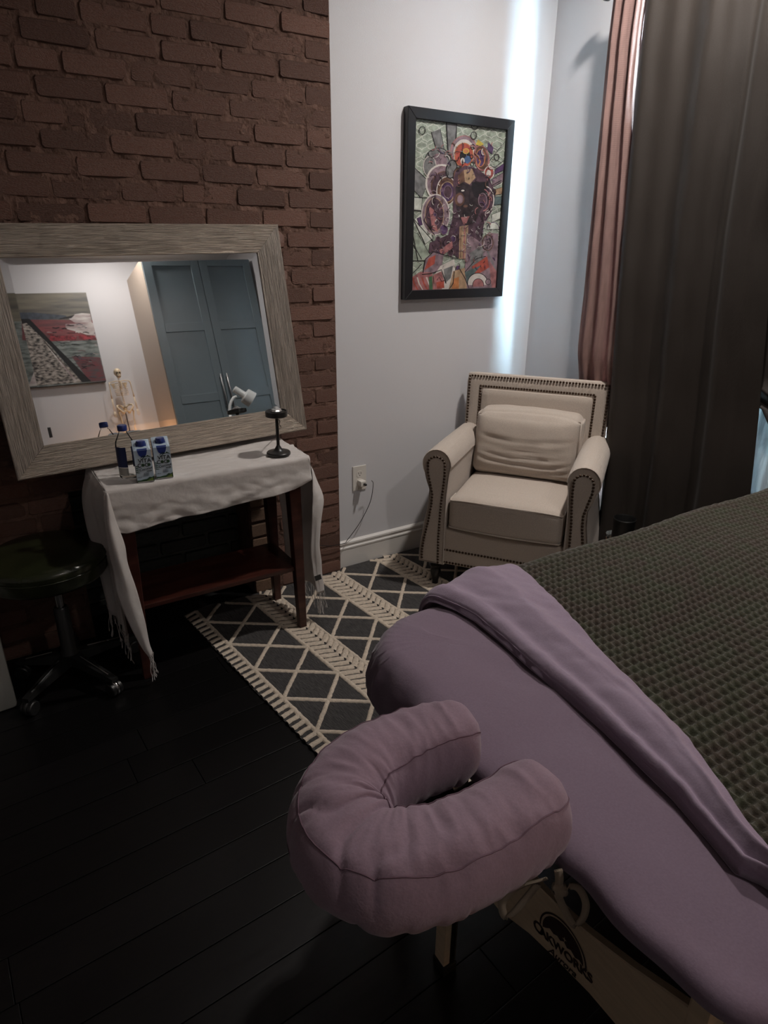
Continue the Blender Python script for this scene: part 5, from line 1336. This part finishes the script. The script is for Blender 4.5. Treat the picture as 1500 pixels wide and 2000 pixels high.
vs, fs = blob((sx, sy_+.0345, 1.749), (.0035, .004, .005), 2); b.add(vs, fs, 1)
b.tube([(sx-.014, sy_+.036, 1.731), (sx, sy_+.039, 1.729), (sx+.014, sy_+.036, 1.731)], .002, 6, mi=1)
b.build('skull', [m_bone, m_slot], sk, smooth=True, world=True)
b = MB()
for k in range(26): z = 1.725-k*.0105; vs, fs = blob((sx, sy_-.006-.006*math.sin(k*.25), z), (.0085+.00012*k, .0085, .0043), 1); b.add(vs, fs)
b.build('spine', m_bone, sk, smooth=True, world=True)
b = MB()
for k in range(9):
    z = 1.688-k*.0125; w = .030+.022*math.sin((k+1.2)/9*2.2); d_ = .026+.012*math.sin(k/9*3)
    pts = [(sx+w*math.sin(R(a)), sy_+.004-d_*math.cos(R(a)), z-.014*(a/160 if a > 0 else -a/160)*1.0) for a in range(-155, 156, 15)]
    b.tube(pts, .0028, 5)
b.tube([(sx, sy_+.034, 1.690), (sx, sy_+.038, 1.655), (sx, sy_+.036, 1.625)], [.007, .006, .003], 8)
b.tube([(sx-.078, sy_, 1.695), (sx-.03, sy_+.022, 1.697), (sx, sy_+.030, 1.692), (sx+.03, sy_+.022, 1.697), (sx+.078, sy_, 1.695)], .0038, 6)
for s_ in (-1, 1): b.add([(sx+s_*.030, sy_-.030, 1.690), (sx+s_*.066, sy_-.024, 1.688), (sx+s_*.046, sy_-.034, 1.640), (sx+s_*.030, sy_-.034, 1.686), (sx+s_*.066, sy_-.028, 1.684), (sx+s_*.046, sy_-.038, 1.637)], [(0, 1, 2), (3, 5, 4), (0, 1, 4, 3), (1, 2, 5, 4), (2, 0, 3, 5)])
b.build('ribcage', m_bone, sk, smooth=True, world=True, sharp=50)
b = MB()
for s_ in (-1, 1):
    pts = [(sx+s_*.010, sy_-.01, 1.478), (sx+s_*.034, sy_-.016, 1.498), (sx+s_*.060, sy_-.004, 1.496), (sx+s_*.062, sy_+.010, 1.476), (sx+s_*.044, sy_+.012, 1.455), (sx+s_*.026, sy_+.014, 1.436), (sx+s_*.004, sy_+.024, 1.444)]
    b.tube(smooth_curve(pts, 20), .0078, 8); b.tube([(sx+s_*.044, sy_+.005, 1.455), (sx+s_*.030, sy_-.004, 1.425), (sx+s_*.014, sy_+.012, 1.428)], .005, 6)
vs, fs = blob((sx, sy_-.014, 1.468), (.018, .007, .022), 2); b.add(vs, fs); b.build('pelvis', m_bone, sk, smooth=True, world=True)
for s_ in (-1, 1):
    b = MB(); b.tube([(sx+s_*.080, sy_, 1.693), (sx+s_*.084, sy_, 1.68), (sx+s_*.088, sy_, 1.60), (sx+s_*.089, sy_, 1.560)], [.007, .0045, .0036, .006], 8)
    for q in (-.003, .003): b.tube([(sx+s_*.089+q, sy_+.002, 1.556), (sx+s_*.092+q*1.6, sy_+.006, 1.455)], [.0032, .0026], 6)
    for f in range(5): b.tube([(sx+s_*.092+(f-2)*.003, sy_+.006, 1.450), (sx+s_*.092+(f-2)*.0052, sy_+.010, 1.425-.004*(2-abs(f-2))), (sx+s_*.092+(f-2)*.0056, sy_+.014, 1.404-.005*(2-abs(f-2)))], [.0018, .0016, .0010], 5)
    b.build('arm', m_bone, sk, smooth=True, world=True)
    b = MB(); b.tube([(sx+s_*.050, sy_, 1.452), (sx+s_*.060, sy_, 1.440), (sx+s_*.052, sy_, 1.40), (sx+s_*.044, sy_, 1.26), (sx+s_*.042, sy_, 1.238)], [.008, .008, .0048, .0046, .010], 8)
    b.tube([(sx+s_*.040, sy_, 1.230), (sx+s_*.040, sy_, 1.20), (sx+s_*.042, sy_, 1.045), (sx+s_*.042, sy_, 1.030)], [.010, .0048, .0038, .007], 8); b.tube([(sx+s_*.050, sy_-.004, 1.215), (sx+s_*.050, sy_-.004, 1.04)], .0022, 6)
    b.tube([(sx+s_*.042, sy_-.015, 1.013), (sx+s_*.044, sy_+.01, 1.018), (sx+s_*.048, sy_+.055, 1.008)], [.007, .007, .0045], 8); b.build('leg', m_bone, sk, smooth=True, world=True)
b = MB(); b.tube([(sx, sy_-.028, .79), (sx, sy_-.028, 1.47), (sx, sy_-.014, 1.47)], .004, 8); b.box(sx-.075, sx+.075, sy_-.06, sy_+.075, tz+.0005, tz+.018, bev=.004); b.build('display_stand', m_blackmetal, sk, world=True)
sl = thing('salt_lamp', 'glowing orange salt lamp on the low white cabinet at the rear of the room', 'lamp', (1.355, -.79, .780))
vs, fs = blob((0, 0, .095), (.055, .055, .075), 3); b = MB(); b.add([p+V((nz(p.x*30, p.y*30, p.z*30), nz(p.x*30+5, p.y*30, p.z*30), 0))*.012 for p in vs], fs); b.build('salt_crystal', m_salt, sl)
sl.children[0].visible_shadow = True
b = MB(); b.lathe([(.05, 0), (.052, .006), (.045, .026), (.02, .028)], seg=20); b.build('wooden_base', m_cherry, sl, smooth=True, sharp=40)
LC.location = (1.27, -.80, 1.02); pl_.energy = 2.0

vn = thing('wall_vent', 'small dark slot in the white rear wall seen at the lower left of the mirror', 'wall plate', (.58, Y0, 1.352))
b = MB(); b.box(-.032, .032, .0, .010, -.052, .052, bev=.003); b.build('dark_plate', m_blackmetal, vn)

# goose-neck lamp on a floor stand
gl = thing('gooseneck_lamp', 'white goose-neck floor lamp in front of the wardrobe seen in the mirror', 'lamp', (1.78, -.20, 0))
m_wp = mat('white_enamel', (.62, .64, .64), .3)
b = MB(); b.lathe([(.13, 0), (.135, .006), (.13, .022), (.03, .034), (.014, .05)], (1.76, -.2, 0), 32); b.build('base', m_wp, gl, smooth=True, world=True, sharp=40)
b = MB(); b.tube([(1.76, -.2, .045), (1.76, -.2, 1.12)], .011, 12); b.build('pole', m_wp, gl, smooth=True, world=True)
b = MB(); b.tube(smooth_curve([(1.76, -.2, 1.11), (1.758, -.2, 1.19), (1.775, -.2, 1.27), (1.815, -.2, 1.325), (1.845, -.2, 1.335)], 40), [.010+.0016*(k % 2) for k in range(40)], 12); b.build('goose_neck', m_wp, gl, smooth=True, world=True)
dirv = V((.72, .10, -.62)).normalized(); mt = Matrix.Translation((1.838, -.2, 1.398)) @ dirv.to_track_quat('Z', 'Y').to_matrix().to_4x4()
b = MB(); b.lathe([(.020, 0), (.026, .004), (.026, .085), (.030, .092), (.056, .096), (.060, .10), (.064, .165), (.062, .166), (.056, .105), (.01, .10)], seg=32, mat=mt, cap=False); b.lathe([(.001, -.001), (.022, 0)], seg=24, mat=mt); b.build('lamp_shade', m_wp, gl, smooth=True, world=True, sharp=35)
b = MB(); b.lathe([(.001, .155), (.056, .158)], seg=24, mat=mt, cap=False); b.build('lens', m_glass_mirror, gl, world=True)
tr = thing('white_bowl', 'white enamel dome shape beside the goose-neck lamp in the mirror', 'bowl', (1.90, -.2, 0))
bpy.data.objects.remove(tr)

# recessed ceiling lamp, and a matching fixture added for the rear fill light
for i, (x, y, lb) in enumerate(((1.98, 1.50, 'round recessed ceiling downlight near the window corner'), (1.25, -.55, 'round recessed fixture added around the fill light in the rear of the room'))):
    cl_ = thing('downlight_or_fill_fixture', lb, 'ceiling light', (x, y, ZC), 0, 'recessed ceiling downlights')
    b = MB(); b.lathe([(.058, -.0275), (.060, -.028), (.085, -.022), (.088, 0)], seg=32, cap=False); b.build('trim_ring', m_trim, cl_, smooth=True)
    b = MB(); b.lathe([(.001, -.010), (.080, -.010)], seg=32, cap=False); b.build('diffuser', m_lampemit, cl_)
